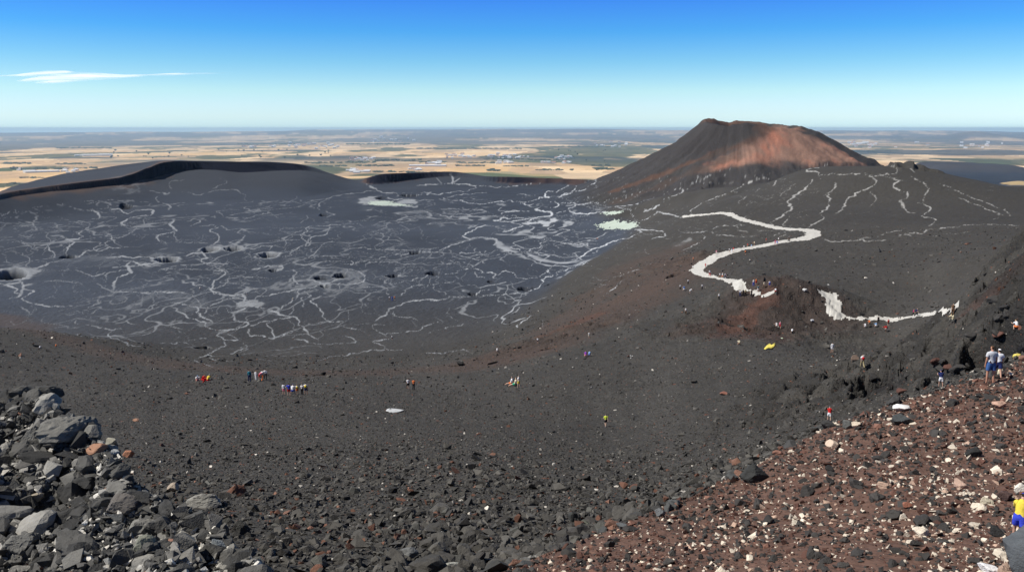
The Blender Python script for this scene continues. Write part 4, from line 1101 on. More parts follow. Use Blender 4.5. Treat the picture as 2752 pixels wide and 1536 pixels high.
def sift(x, y, s, c, zone, ncap, minpx):
    """the stones that show largest are kept apart from the loose gravel"""
    r = np.hypot(x, y); app = s / r * FPX * 2; px, py = to_pix(x, y, ground_z(x, y))
    vis = (px > -30) & (px < 2780) & (py < 1570) & (app > minpx); k = np.where(vis)[0]; k = k[np.argsort(-app[k])][:ncap]
    for i in k: BIG.append((x[i], y[i], s[i], tuple(c[i]) if c[i][0] < c[i][2] * 1.4 or random.random() < .12 or zone == 'spur' else ((.10, .098, .09) if zone == 'outcrop' else (.055, .052, .05)), zone))
    m = np.ones(len(x), bool); m[k] = False; return m

def free(x, y): return (sample(PATHM, x, y) < .5) &  (sample(SPURM, x, y) < .3) & (sample(OUTM, x, y) < .3)
# scree of the near slope
x, y, a, r = scatter(122000, -41, 41, 15, 150, 1.25); m = free(x, y) & (RNG.uniform(0, 1, len(x)) < np.clip(1.1 - (r - 60) / 85, .05, 1)); x, y, r = x[m], y[m], r[m]
dens = fbm(x / 9, y / 9, 601, 3); s = np.exp(RNG.normal(math.log(.108), .55, len(x))) * np.clip(1.20 - .0105 * r, .42, 2) * (1 + .4 * dens); s = np.clip(s, .04, .62); s *= np.where(RNG.uniform(0, 1, len(s)) < .012, 1.9, 1)
c = tone_pick(len(x), T_SCREE); pale = c.mean(1) > .15; s = np.where(pale, np.minimum(s, .10 + .0006 * r), s)
m = sift(x, y, s, c, 'scree', 80, 13); merged('scree_stones', x[m], y[m], s[m], c[m], SMALL, RM_T, 'dark broken lava stones covering the near slope')
x, y, a, r = scatter(11000, -33, 33, 110, 330, 1.1); m = free(x, y) & (sample(ZG, x, y) > -66); x, y, r = x[m], y[m], r[m]
s = np.exp(RNG.normal(math.log(.085), .5, len(x))) * (.9 + r / 260.); c = tone_pick(len(x), T_SCREE)
merged('scree_stones', x, y, s, c, SMALL[:6], RM_T, 'dark stones strewn over the lower slopes and the bench')
# rubble of the outcrop
x, y, a, r = scatter(105000, -44, -3, 13, 45, 1.5); m = sample(OUTM, x, y) > .35; x, y, r = x[m], y[m], r[m]
s = np.clip(np.exp(RNG.normal(math.log(.042), .78, len(x))), .016, .55) * (.65 + r / 50); c = tone_pick(len(x), T_OUT); s = np.where(c.mean(1) > .3, np.minimum(s, .14), s); rd = (c[:, 0] > c[:, 2] * 1.4) & (s > .09); c[rd] = np.array([.12, .117, .11])
m = sift(x, y, s, c, 'outcrop', 90, 16); merged('outcrop_rubble', x[m], y[m], s[m], c[m], SMALL, RM_T, 'grey angular rubble heaped on the rocky outcrop')
x, y, a, r = scatter(9000, -24, 4, 14, 25, 1.5); m = (sample(SPURM, x, y) < .3) & (RNG.uniform(0, 1, len(x)) < np.clip((25 - r) / 7, 0, 1)); x, y, r = x[m], y[m], r[m]
s = np.clip(np.exp(RNG.normal(math.log(.05), .7, len(x))), .016, .4); c = tone_pick(len(x), T_OUT); s = np.where(c.mean(1) > .3, np.minimum(s, .10), s)
merged('outcrop_rubble', x, y, s, c, SMALL, RM_T, 'pale rubble mixed into the dark stones along the bottom of the slope')
# pebbles on the red cinder slope
x, y, a, r = scatter(130000, -4, 47, 15, 62, 1.6); m = sample(SPURM, x, y) > .5; x, y, r, a = x[m], y[m], r[m], a[m]
pal = np.clip((a - math.radians(8)) / math.radians(22), 0, 1) * np.clip((34 - r) / 14, 0, 1)
s = np.clip(np.exp(RNG.normal(math.log(.029), .55, len(x))), .011, .20) * (.7 + r / 45); c = tone_pick(len(x), T_SPUR)
dk = c.mean(1) < .06; s = np.where(dk, s * 1.25, s * .85); patch = fbm(x / 2.6, y / 2.6, 611, 3)
keep = RNG.uniform(0, 1, len(x)) < np.where(c.mean(1) > .2, .22 + .9 * pal * sstep(-.25, .35, patch + pal * .3), .6); s = np.where(c.mean(1) > .2, s * (1 + 1.35 * pal * sstep(-.2, .4, patch)), s)
x, y, s, c = x[keep], y[keep], s[keep], c[keep]
m = sift(x, y, s, c, 'spur', 85, 15); merged('cinder_pebbles', x[m], y[m], s[m], c[m], SMALL, RM_T, 'small cream, rust and dark pebbles on the red cinder slope')
# larger dark stones along the edge of the red slope
for i in range(46):
    t = random.random() * (len(SPUR) - 2.2) + .9; j = int(t); u = t - j
    x = SPUR[j][0] + (SPUR[j + 1][0] - SPUR[j][0]) * u; y = SPUR[j][1] + (SPUR[j + 1][1] - SPUR[j][1]) * u; o = random.gauss(.2, .5); rr_ = math.hypot(x, y); x += x / rr_ * o; y += y / rr_ * o
    BIG.append((x, y, random.uniform(.14, .34), tuple(tone_pick(1, [(6, (.075, .078, .078)), (3, (.05, .05, .05)), (1, (.2, .11, .08))])[0]), 'edge'))
# blocks in the broken lava on the right and on the hump
for i in range(150):
    px, py, sp = random.choice([(2680, 740, 60), (2700, 840, 50), (2440, 990, 80), (2350, 1030, 60), (2080, 850, 60), (2030, 850, 40), (1480, 910, 60), (2640, 900, 40), (2540, 970, 50)])
    px += random.gauss(0, sp); py += random.gauss(0, sp * .45)
    X_, Y_, Z_, R_, ok_ = cast(px, py)
    if ok_[0] and 50 < R_[0] < 320 and px < 2790: BIG.append((float(X_[0]), float(Y_[0]), random.uniform(.3, .75) * (R_[0] / 110) ** .5, tuple(tone_pick(1, [(8, (.045, .043, .042)), (2, (.10, .05, .04))])[0]), 'lava'))
print('big stones', len(BIG))

# --- individual stones
def mesh_of(name, V, F, mat, smooth=False):
    me = bpy.data.meshes.new(name); me.from_pydata([tuple(v) for v in V], [], [tuple(f) for f in F]); me.polygons.foreach_set('use_smooth', [smooth] * len(F)); me.materials.append(mat); me.update(); return me
BM = [mesh_of('boulder', *crag(700 + i, 8 + i % 6, 3, .58 + .09 * (i % 4), .10 * (i % 3) / 2, .10), RM_O) for i in range(14)]
ZL = {'scree': ('dark angular lava boulder lying in the scree of the near slope', 'boulders in the near scree'), 'outcrop': ('grey jagged boulder piled in the rubble of the lower left outcrop', 'boulders of the left outcrop'),
      'spur': ('stone larger than the pebbles around it on the red cinder slope', 'larger stones on the red slope'), 'edge': ('rounded grey boulder on the upper edge of the red cinder slope', 'boulders along the red slope edge'),
      'lava': ('rough black lava block in the broken ground beyond the red slope', 'lava blocks on the bench')}
for i, (x, y, s, c, zn) in enumerate(sorted(BIG, key=lambda b: -b[2] / math.hypot(b[0], b[1]))[:292]):
    o = bpy.data.objects.new('boulder', BM[random.randrange(len(BM))]); COL.objects.link(o)
    z = float(ground_z(x, y)[0]); o.location = (x, y, z + s * .22); o.rotation_euler = (random.gauss(0, .3), random.gauss(0, .3), random.uniform(0, 6.28)); o.scale = (s * random.uniform(.9, 1.35), s * random.uniform(.75, 1.1), s * random.uniform(.8, 1.15))
    o.color = (*c, 1); o['label'], o['group'] = ZL[zn]; o['category'] = 'boulder'

# --- the ones the photo singles out: place, width and height in picture units, colour, shape
def named(name, label, px, py, wpx, hpx, c, seed, flat=.7, strat=0., deep=.8, rough=.06, planes=11, cat='boulder', rz=0., tilt=(0, 0), sink=.35):
    X_, Y_, Z_, R_, ok_ = cast(px, py); X_, Y_, Z_, R_ = [float(v[0]) for v in (X_, Y_, Z_, R_)]
    V, F = crag(seed, planes, 4, flat, strat, rough); o = bpy.data.objects.new(name, mesh_of(name, V, F, RM_O)); COL.objects.link(o)
    ex, ez = np.abs(V[:, 0]).max(), np.abs(V[:, 2]).max(); w = wpx * R_ / FPX / 2 / ex; h = hpx * R_ / FPX / 2 / ez * .9
    o.scale = (w, w * deep, h); o.location = (X_, Y_ + w * deep * .3, Z_ + h * ez * (1 - sink)); o.rotation_euler = (tilt[0], tilt[1], -math.atan2(X_, Y_) + rz); o.color = (*c, 1); o['label'] = label; o['category'] = cat; return o
G1, G2, G3, DK = (.10, .098, .091), (.17, .167, .154), (.26, .255, .235), (.05, .05, .048)
OR, CR, WH = (.36, .20, .13), (.52, .42, .32), (.75, .75, .74)
named('boulder', 'dark craggy knob topping the outcrop at its far left end', 55, 1075, 70, 50, G1, 31, .8, .12)
named('boulder', 'smooth topped grey boulder at the far tip of the outcrop', 98, 1082, 56, 46, G1, 32, .7, .06)
named('boulder', 'low dark boulder at the left picture edge on the outcrop crest', 0, 1078, 46, 40, DK, 33)
named('boulder', 'largest grey boulder of the outcrop, striped with ledges and deeply shaded below', 165, 1190, 165, 100, G2, 34, .62, .22, .9, .07)
named('boulder', 'ledged grey rock leaning against the largest outcrop boulder', 85, 1200, 60, 72, G2, 35, .9, .15)
named('stone', 'bright white triangular stone wedged on the outcrop crest', 131, 1112, 24, 20, WH, 36, .6, cat='stone')
named('boulder', 'pale orange slab jutting from the outcrop beside the cream block', 262, 1218, 58, 32, OR, 37, .55, .0, .8, .04, 7)
named('boulder', 'cream topped square block on the outcrop crest', 300, 1197, 34, 30, (.44, .42, .34), 38, .8, 0, .8, .03, 7)
named('boulder', 'orange rounded boulder standing right of the outcrop crest', 344, 1228, 30, 26, (.40, .19, .12), 39, .8)
named('stone', 'light grey upright stone right of the orange slab', 308, 1228, 22, 28, (.36, .37, .37), 40, .9, cat='stone')
named('boulder', 'blocky grey boulder between the largest boulder and the cream block', 250, 1180, 46, 46, G2, 41, .8)
named('boulder', 'grey boulder with a black shaded side below the orange boulder', 325, 1283, 64, 50, G1, 42, .8, .08)
named('boulder', 'broad flat grey boulder in the middle of the lower outcrop', 315, 1378, 92, 56, (.125, .115, .105), 43, .6, .12)
named('boulder', 'pale wedge shaped boulder low on the outcrop, steep on its right', 545, 1362, 96, 52, G3, 44, .6, .08)
named('boulder', 'cream and dark split stone below the outcrop crest', 462, 1322, 34, 30, (.36, .30, .24), 45, .7)
named('boulder', 'pale olive faceted boulder in the bottom left rubble', 385, 1478, 62, 52, (.20, .205, .165), 46, .7, 0, .8, .04, 8)
named('boulder', 'light grey star shaped rock near the bottom left corner', 52, 1480, 92, 62, G2, 47, .6, .15)
named('boulder', 'light grey slab cut by the left picture edge', 6, 1385, 50, 60, (.30, .31, .32), 48, .7, .1)
named('boulder', 'tan stone lying beside the slab at the left edge', 98, 1345, 34, 34, (.28, .25, .2), 49, .7)
named('boulder', 'grey blue boulder in the rubble at bottom centre left', 580, 1478, 60, 42, (.17, .19, .20), 50, .7)
named('boulder', 'light streaked triangular boulder in the scree at bottom centre', 1090, 1508, 74, 52, (.15, .155, .155), 51, .7, .1)
named('boulder', 'pale cream block cut by the bottom edge of the picture', 1215, 1532, 52, 34, (.34, .34, .30), 52, .6, 0, .8, .03, 7)
named('boulder', 'tall black boulder at the right foot of the outcrop', 650, 1440, 46, 60, DK, 53, .9)
named('boulder', 'orange tinted flat stones heaped at the foot of the outcrop', 690, 1520, 60, 28, (.24, .15, .11), 54, .5)
named('boulder', 'big black cleft boulder on the edge of the red slope', 2030, 1293, 82, 66, (.040, .042, .042), 55, .85, .10, .9, .05)
named('boulder', 'grey boulder below the white stone on the red slope edge', 2430, 1140, 54, 38, (.065, .072, .075), 56, .7)
named('stone', 'large bright white stone on the edge of the red slope', 2428, 1104, 48, 22, WH, 57, .5, 0, .8, .03, 9, 'stone')
named('boulder', 'grey round boulder beside the cream stone on the slope edge', 2276, 1152, 32, 32, (.13, .135, .13), 58, .85)
named('stone', 'cream stone leaning on the grey round boulder', 2302, 1148, 28, 28, (.60, .52, .42), 59, .8, cat='stone')
named('stone', 'pinkish white stone alone below the slope edge boulders', 2236, 1200, 34, 26, (.62, .50, .40), 60, .7, 0, .8, .03, 7, 'stone')
named('boulder', 'two tone grey boulder on the lower end of the red slope edge', 1775, 1388, 34, 34, (.14, .15, .16), 61, .85)
named('boulder', 'smooth grey boulder, second along the lower slope edge', 1672, 1422, 36, 26, (.12, .13, .135), 62, .7)
named('stone', 'rusty rounded stone beside the lower edge boulders', 1698, 1424, 22, 20, (.26, .11, .07), 63, .8, cat='stone')
named('boulder', 'flat grey green stone in the scree near the red slope', 1572, 1412, 30, 22, (.12, .125, .105), 64, .6)
named('boulder', 'black rough boulder with a grey cap in the lower scree', 1535, 1400, 40, 42, (.05, .052, .052), 65, .9, .12)
named('stone', 'pinkish oval stone at the upper right of the red slope', 2690, 1095, 38, 22, (.52, .34, .26), 66, .6, cat='stone')
named('stone', 'orange stone in the middle of the pebbly red slope', 2437, 1365, 28, 22, (.34, .15, .10), 67, .8, cat='stone')
named('stone', 'pale flat topped stone on the right of the red slope', 2582, 1310, 36, 28, (.48, .34, .27), 68, .7, cat='stone')
named('boulder', 'black faceted boulder among cream pebbles low on the red slope', 2410, 1395, 52, 40, (.055, .053, .05), 69, .8)
named('boulder', 'black angular boulder high on the right of the red slope', 2620, 1228, 42, 36, (.03, .03, .03), 70, .85)
named('stone', 'cream block near the right end of the pebble field', 2652, 1355, 34, 26, (.55, .50, .38), 71, .7, cat='stone')
named('boulder', 'white slab lying on the open dark slope below the walkers', 1057, 1106, 58, 9, (.52, .54, .56), 75, .3, .0, .75, .05, 9)
named('boulder', 'tan slab standing beside the hiker in striped trousers', 2297, 970, 22, 22, (.26, .19, .15), 73, .7, 0, .35)
named('stone', 'orange flake of rock on the slope below the yellow blanket', 1948, 1060, 26, 11, (.26, .12, .09), 74, .5, cat='stone')
named('boulder', 'white boulder at the crest of the red rocky hump', 2163, 783, 14, 11, WH, 75, .8)
named('boulder', 'black wedge of rock above the far end of the near path', 2314, 847, 22, 10, (.02, .02, .02), 76, .6)
named('boulder', 'large smooth slate grey rock slab filling the bottom right corner', 2800, 1580, 215, 235, (.10, .112, .125), 77, 1.1, .05, .7, .03, 8, tilt=(0, .35), sink=.45)
named('stone', 'white stone beside the slate slab at the bottom edge', 2655, 1536, 60, 34, (.80, .80, .82), 78, .6, .05, cat='stone')
named('stone', 'white stone above the child in yellow at the right edge', 2742, 1322, 34, 34, (.78, .76, .68), 79, .8, cat='stone')
named('boulder', 'dark reddish boulder left of the child in yellow', 2704, 1345, 38, 36, (.085, .055, .05), 80, .8)
named('boulder', 'black pyramid shaped rock left of the slate slab', 2682, 1440, 48, 32, (.03, .03, .03), 81, .8)
for i_, (px_, py_) in enumerate([(1694, 957), (1700, 958), (1696, 963)]):
    o = named('stone', 'white stone in the group of three white stones on the mid slope', px_, py_, 4.5, 5, WH, 90 + i_, .8, cat='stone'); o['group'] = 'three white stones'
for i_, (px_, py_, w_, lb) in enumerate([(1605, 642, 6, 'small orange rock standing on the crater floor below the pools'), (2226, 766, 6, 'small white rock alone beyond the hump'), (2102, 910, 7, 'pale green rock above the yellow blanket'), (1550, 1186, 6, 'pale stone low on the mid slope'), (366, 1131, 20, 'flat orange stone right of the outcrop'),
     (1395, 936, 14, 'black lava lump in the rubble streak'), (1238, 980, 24, 'twisted black lava slab above the sitting group'), (870, 1008, 20, 'dark lava slab above the five walkers'), (550, 934, 12, 'black rock inside a loop of the pale channels'), (2712, 952, 0, '')]):
    if w_: named('stone', lb, px_, py_, w_, w_ * .6, [(.5, .2, .12), WH, (.5, .6, .45), (.5, .45, .4), (.45, .26, .18), (.02, .02, .02), (.025, .024, .023), (.025, .024, .023), (.02, .02, .02), DK][i_], 100 + i_, .7, cat='stone')
# ------------------------------------------------------------------ people: one skinned body per pose, clothes cut to the body
def cloth_mat(name, rough, bump):
    g = NT(name); g.bsdf.inputs['Roughness'].default_value = rough; g.bsdf.inputs['Specular IOR Level'].default_value = .2
    o = g.node('ShaderNodeObjectInfo'); tc_ = g.node('ShaderNodeTexCoord'); n = g.node('ShaderNodeTexNoise', Scale=9.0, Detail=4.0); g.link(tc_.outputs['Object'], n.inputs['Vector'])
    g.link(g.mix(1.0, o.outputs['Color'], g.mix(n.outputs[0], (.82, .82, .82), (1.12, 1.12, 1.12)), 'MULTIPLY'), g.bsdf.inputs['Base Color'])
    b = g.node('ShaderNodeBump', Strength=bump, Distance=.03); g.link(n.outputs[0], b.inputs['Height']); g.link(b.outputs[0], g.bsdf.inputs['Normal']); return g.m
SKINM, CLOTH, HAIRM = cloth_mat('skin', .6, .1), cloth_mat('fabric', .9, .6), cloth_mat('hair', .7, .8)

def figure(lean=0, hipz=.93, legs=((0, 0, 0), (0, 0, 0)), arms=((0, 8, 12), (0, 8, 12)), head=(0, 0), fingers=True, twist=0):
    """joints from angles in degrees. legs: thigh forward, knee bend, spread; arms: upper arm forward, out, elbow bend. Faces +Y."""
    J, E = {}, []
    def rx(v, a): a = math.radians(a); return Vector((v[0], v[1] * math.cos(a) + v[2] * math.sin(a) * 1, -v[1] * math.sin(a) + v[2] * math.cos(a)))
    P = Vector((0, 0, hipz)); J['pelvis'] = (P, (.145, .105))
    def up(d, off=(0, 0)): return P + rx(Vector((off[0], off[1], d)), lean)
    J['waist'] = (up(.17), (.125, .09)); J['chest'] = (up(.37, (0, -.01)), (.155, .108)); J['collar'] = (up(.50, (0, -.015)), (.085, .07)); J['neck'] = (up(.565, (0, 0)), (.052, .055))
    hd = up(.60, (0, .015)); fw = rx(Vector((0, 1, 0)), lean + head[0]); uv = rx(Vector((0, 0, 1)), lean + head[0])
    J['jaw'] = (hd + uv * .03 + fw * .025, (.062, .07)); J['skull'] = (hd + uv * .11 + fw * .012, (.076, .092)); J['crown'] = (hd + uv * .165, (.058, .07))
    E += [('pelvis', 'waist', 'torso'), ('waist', 'chest', 'torso'), ('chest', 'collar', 'torso'), ('collar', 'neck', 'neck'), ('neck', 'jaw', 'head'), ('jaw', 'skull', 'head'), ('skull', 'crown', 'head')]
    for s, (th, kn, sp) in zip((-1, 1), legs):
        n = 'L' if s < 0 else 'R'; h = P + Vector((s * .092, 0, -.05)); J['hip' + n] = (h, (.088, .092))
        a = math.radians(th); o = math.radians(sp); d = Vector((s * math.sin(o), math.sin(a) * math.cos(o), -math.cos(a) * math.cos(o))); k = h + d * .42; J['knee' + n] = (k, (.056, .058)); J['thigh' + n] = (h + d * .2, (.078, .08))
        a2 = math.radians(th - kn); d2 = Vector((s * math.sin(o) * .5, math.sin(a2), -math.cos(a2))); an = k + d2 * .41; J['calf' + n] = (k + d2 * .14, (.052, .055)); J['ankle' + n] = (an, (.034, .038))
        f = rx(Vector((s * .03, .15, -.045)), -max(-35, min(60, (th - kn) * .75)) if abs(th - kn) > 20 else 0); J['toe' + n] = (an + f, (.04, .026)); J['ball' + n] = (an + f * .6 + Vector((0, 0, -.01)), (.045, .034))
        E += [('pelvis', 'hip' + n, 'pelvis'), ('hip' + n, 'thigh' + n, 'thigh'), ('thigh' + n, 'knee' + n, 'lowthigh'), ('knee' + n, 'calf' + n, 'calf'), ('calf' + n, 'ankle' + n, 'calf'), ('ankle' + n, 'ball' + n, 'foot'), ('ball' + n, 'toe' + n, 'foot')]
    for s, (f_, out, el) in zip((-1, 1), arms):
        n = 'L' if s < 0 else 'R'; sh = up(.455, (s * .175, -.01)); J['shoulder' + n] = (sh, (.06, .06))
        a, o = math.radians(f_), math.radians(out); d = Vector((s * math.sin(o), math.sin(a) * math.cos(o), -math.cos(a) * math.cos(o))); e = sh + d * .29; J['elbow' + n] = (e, (.04, .042))
        a2 = math.radians(f_ + el); d2 = Vector((s * math.sin(o) * .4, math.sin(a2), -math.cos(a2))).normalized(); w = e + d2 * .25; J['wrist' + n] = (w, (.026, .03)); J['fore' + n] = (e + d2 * .08, (.04, .042))
        pm_ = w + d2 * .075; J['palm' + n] = (pm_, (.020, .040))
        E += [('chest', 'shoulder' + n, 'torso'), ('shoulder' + n, 'elbow' + n, 'upperarm'), ('elbow' + n, 'fore' + n, 'forearm'), ('fore' + n, 'wrist' + n, 'forearm'), ('wrist' + n, 'palm' + n, 'hand')]
        if fingers:
            side = Vector((0, 1, 0)); side = (side - d2 * side.dot(d2)).normalized(); inn = Vector((-s, 0, 0))
            for q_, (o_, L) in enumerate(((.033, .070), (.011, .080), (-.011, .074), (-.031, .058))):
                b0 = pm_ + side * o_ + d2 * .018; b1 = b0 + (d2 * .92 + inn * .25).normalized() * L * .55; b2 = b1 + (d2 * .7 + inn * .7).normalized() * L * .5
                J[f'f{q_}a{n}'] = (b0, (.0095, .0095)); J[f'f{q_}b{n}'] = (b1, (.0085, .0085)); J[f'f{q_}c{n}'] = (b2, (.007, .007))
                E += [('palm' + n, f'f{q_}a{n}', 'hand'), (f'f{q_}a{n}', f'f{q_}b{n}', 'hand'), (f'f{q_}b{n}', f'f{q_}c{n}', 'hand')]
            t0 = w + d2 * .03 + side * .03; t1 = t0 + (side * .6 + d2 * .8 + inn * .3).normalized() * .045; J['tha' + n] = (t0, (.013, .013)); J['thb' + n] = (t1, (.009, .009)); E += [('wrist' + n, 'tha' + n, 'hand'), ('tha' + n, 'thb' + n, 'hand')]
    return J, E

def build_body(name, **kw):
    J, E = figure(**kw); names = list(J); ix = {n: i for i, n in enumerate(names)}
    me = bpy.data.meshes.new(name); me.from_pydata([J[n][0][:] for n in names], [(ix[a], ix[b]) for a, b, _ in E], [])
    o = bpy.data.objects.new(name, me); COL.objects.link(o); md = o.modifiers.new('skin', 'SKIN'); md.use_smooth_shade = True
    sv = me.skin_vertices[0].data
    for n in names: sv[ix[n]].radius = J[n][1]; sv[ix[n]].use_root = (n == 'pelvis')
    s2 = o.modifiers.new('sub', 'SUBSURF'); s2.levels = 1; s2.render_levels = 1
    bpy.context.view_layer.update(); dg = bpy.context.evaluated_depsgraph_get(); ev = bpy.data.meshes.new_from_object(o.evaluated_get(dg)); bpy.data.objects.remove(o)
    n = len(ev.vertices); V = np.zeros(n * 3); ev.vertices.foreach_get('co', V); V = V.reshape(-1, 3); Nn = np.zeros(n * 3); ev.vertices.foreach_get('normal', Nn); Nn = Nn.reshape(-1, 3)
    # which bone each vertex belongs to
    best = np.full(n, 9.); lab = np.empty(n, object); tt = np.zeros(n)
    for a, b, l in E:
        A, B = np.array(J[a][0]), np.array(J[b][0]); ra, rb = max(J[a][1]), max(J[b][1]); vb = B - A; t = np.clip(((V - A) @ vb) / (vb @ vb + 1e-9), 0, 1); d = np.linalg.norm(V - A - t[:, None] * vb, axis=1) - (ra + (rb - ra) * t) * .85
        m = d < best; best[m] = d[m]; lab[m] = l; tt[m] = t[m]
    # face: nose, brow, chin, ears pushed out of the head
    sk = np.array(J['skull'][0]); cr_ = np.array(J['crown'][0]); u = cr_ - sk; u /= np.linalg.norm(u); r_ = np.array([1., 0, 0]); fwd = np.cross(u, r_); fwd /= np.linalg.norm(fwd); fwd = fwd if fwd[1] >= 0 or kw.get('lean', 0) > 60 else -fwd
    H = lab == 'head'; D = V - sk; e, g, h = D @ r_, D @ fwd, D @ u
    push = .022 * np.exp(-(e / .016) ** 2 - ((h + .035) / .022) ** 2) * (g > .03) + .008 * np.exp(-(e / .04) ** 2 - ((h + .098) / .02) ** 2) * (g > .02) + .006 * np.exp(-(e / .05) ** 2 - ((h - .01) / .012) ** 2) * (g > .04) - .008 * np.exp(-((np.abs(e) - .03) / .014) ** 2 - ((h + .012) / .012) ** 2) * (g > .04)
    V[H] += (push[H])[:, None] * fwd; ear = .016 * np.exp(-(g / .018) ** 2 - ((h + .03) / .025) ** 2); V[H] += (ear[H] * np.sign(e[H]))[:, None] * r_
    V[:, 2] -= 0; ev.vertices.foreach_set('co', V.ravel()); ev.name = name; ev.materials.clear(); ev.materials.append(SKINM)
    zmin = V[:, 2].min(); polys = [tuple(p.vertices) for p in ev.polygons]
    def part(sel, off, nm, mat):
        F = [p for p in polys if all(sel[i] for i in p)]; us = sorted({i for p in F for i in p}); mp_ = {i: k for k, i in enumerate(us)}
        if not F: return None
        m = bpy.data.meshes.new(nm); W = V[us] + Nn[us] * off; m.from_pydata([tuple(w) for w in W], [], [tuple(mp_[i] for i in p) for p in F]); m.polygons.foreach_set('use_smooth', [True] * len(F)); m.materials.append(mat); m.update(); return m
    pel = np.array(J['pelvis'][0]); up_ = np.array(J['waist'][0]) - pel; up_ /= np.linalg.norm(up_); hh = (V - pel) @ up_
    L = lambda *a: np.isin(lab.astype(str), a)
    parts = {'shirt': part((L('torso') & (hh > -.02)) | (L('upperarm') & (tt < .70)), .032, 'shirt', CLOTH), 'jacket': part((L('torso') & (hh > -.06)) | L('upperarm') | L('forearm'), .026, 'jacket', CLOTH),
             'shorts': part((L('torso') & (hh < .09)) | L('pelvis') | L('thigh') | (L('lowthigh') & (tt < .45)), .034, 'shorts', CLOTH), 'trousers': part((L('torso') & (hh < .09)) | L('pelvis', 'thigh', 'lowthigh', 'calf'), .028, 'trousers', CLOTH),
             'shoes': None, 'hair': part(H & ((h > .012) | ((g < -.005) & (h > -.07))), .012, 'hair', HAIRM), 'cap': part(H & (h > .012), .022, 'cap', CLOTH), 'dress': part(L('torso', 'pelvis', 'thigh'), .03, 'dress', CLOTH)}
    for s in (-1, 1): parts['shoe%d' % s] = part(L('foot') & (V[:, 0] * s > 0), .012, 'shoe', CLOTH)
    return dict(mesh=ev, parts=parts, zmin=zmin, height=V[:, 2].max() - zmin, head=sk, fwd=fwd, up=u)
POSE = {
 'stand': build_body('person', legs=((2, 3, 4), (-3, 2, 4))),
 'hips': build_body('person', legs=((4, 4, 8), (-4, 2, 8)), arms=((-25, 42, 100), (-10, 14, 20))),
 'walk': build_body('person', lean=5, hipz=.91, legs=((22, 8, 2), (-18, 22, 2)), arms=((-22, 9, 14), (20, 9, 24))),
 'stride': build_body('person', lean=9, hipz=.88, legs=((-24, 20, 3), (30, 22, 3)), arms=((24, 14, 40), (-26, 12, 20))),
 'bend': build_body('person', lean=58, hipz=.86, legs=((12, 14, 6), (-2, 8, 8)), arms=((50, 8, 20), (38, 10, 24))),
 'crouch': build_body('person', lean=34, hipz=.42, legs=((98, 128, 12), (92, 126, 12)), arms=((48, 10, 50), (50, 10, 46))),
 'sit': build_body('person', lean=-12, hipz=.12, legs=((84, 22, 10), (80, 12, 12)), arms=((-38, 14, 6), (-34, 16, 8))),
 'lean': build_body('person', lean=24, hipz=.90, legs=((14, 12, 5), (-6, 6, 5)), arms=((34, 6, 75), (30, 6, 80)), head=(18, 0)),
 'point': build_body('person', lean=4, legs=((3, 3, 6), (-4, 2, 6)), arms=((0, 82, 10), (6, 12, 34))),
}
SKT = [(.66, .42, .31), (.74, .50, .38), (.56, .34, .25)]
HC = {'dark': (.015, .012, .010), 'brown': (.09, .05, .025), 'fair': (.35, .24, .12), 'grey': (.28, .27, .25), 'white': (.75, .75, .75)}
Cc = dict(white=(.88, .88, .90), grey=(.60, .61, .64), black=(.012, .012, .015), navy=(.02, .03, .12), blue=(.04, .10, .50), lightblue=(.25, .45, .75), teal=(.03, .22, .30), red=(.55, .02, .02), pink=(.75, .22, .30), magenta=(.50, .03, .16), orange=(.85, .22, .06), yellow=(.85, .66, .08), cream=(.78, .70, .50), green=(.03, .45, .26), purple=(.28, .06, .50), lime=(.72, .85, .08), brown=(.16, .09, .05), khaki=(.45, .38, .22), denim=(.06, .14, .36), royal=(.05, .08, .65))
NP = [0]
def pack_mesh():
    bm = bmesh.new(); bmesh.ops.create_cube(bm, size=1); bmesh.ops.bevel(bm, geom=bm.edges[:], offset=.22, segments=3, affect='EDGES')
    for v in bm.verts: v.co = Vector((v.co.x * .30, v.co.y * .17, v.co.z * .44))
    V = np.array([v.co[:] for v in bm.verts]); bm.verts.index_update(); F = [[v.index for v in f.verts] for f in bm.faces]; bm.free(); return mesh_of('backpack', V, F, CLOTH, True)
PACK = pack_mesh(); EYE = mesh_of('eye', *(lambda p: (p[0] * .011, p[1]))(hull_rock(3, 26, 1, 0)), HAIRM, True)
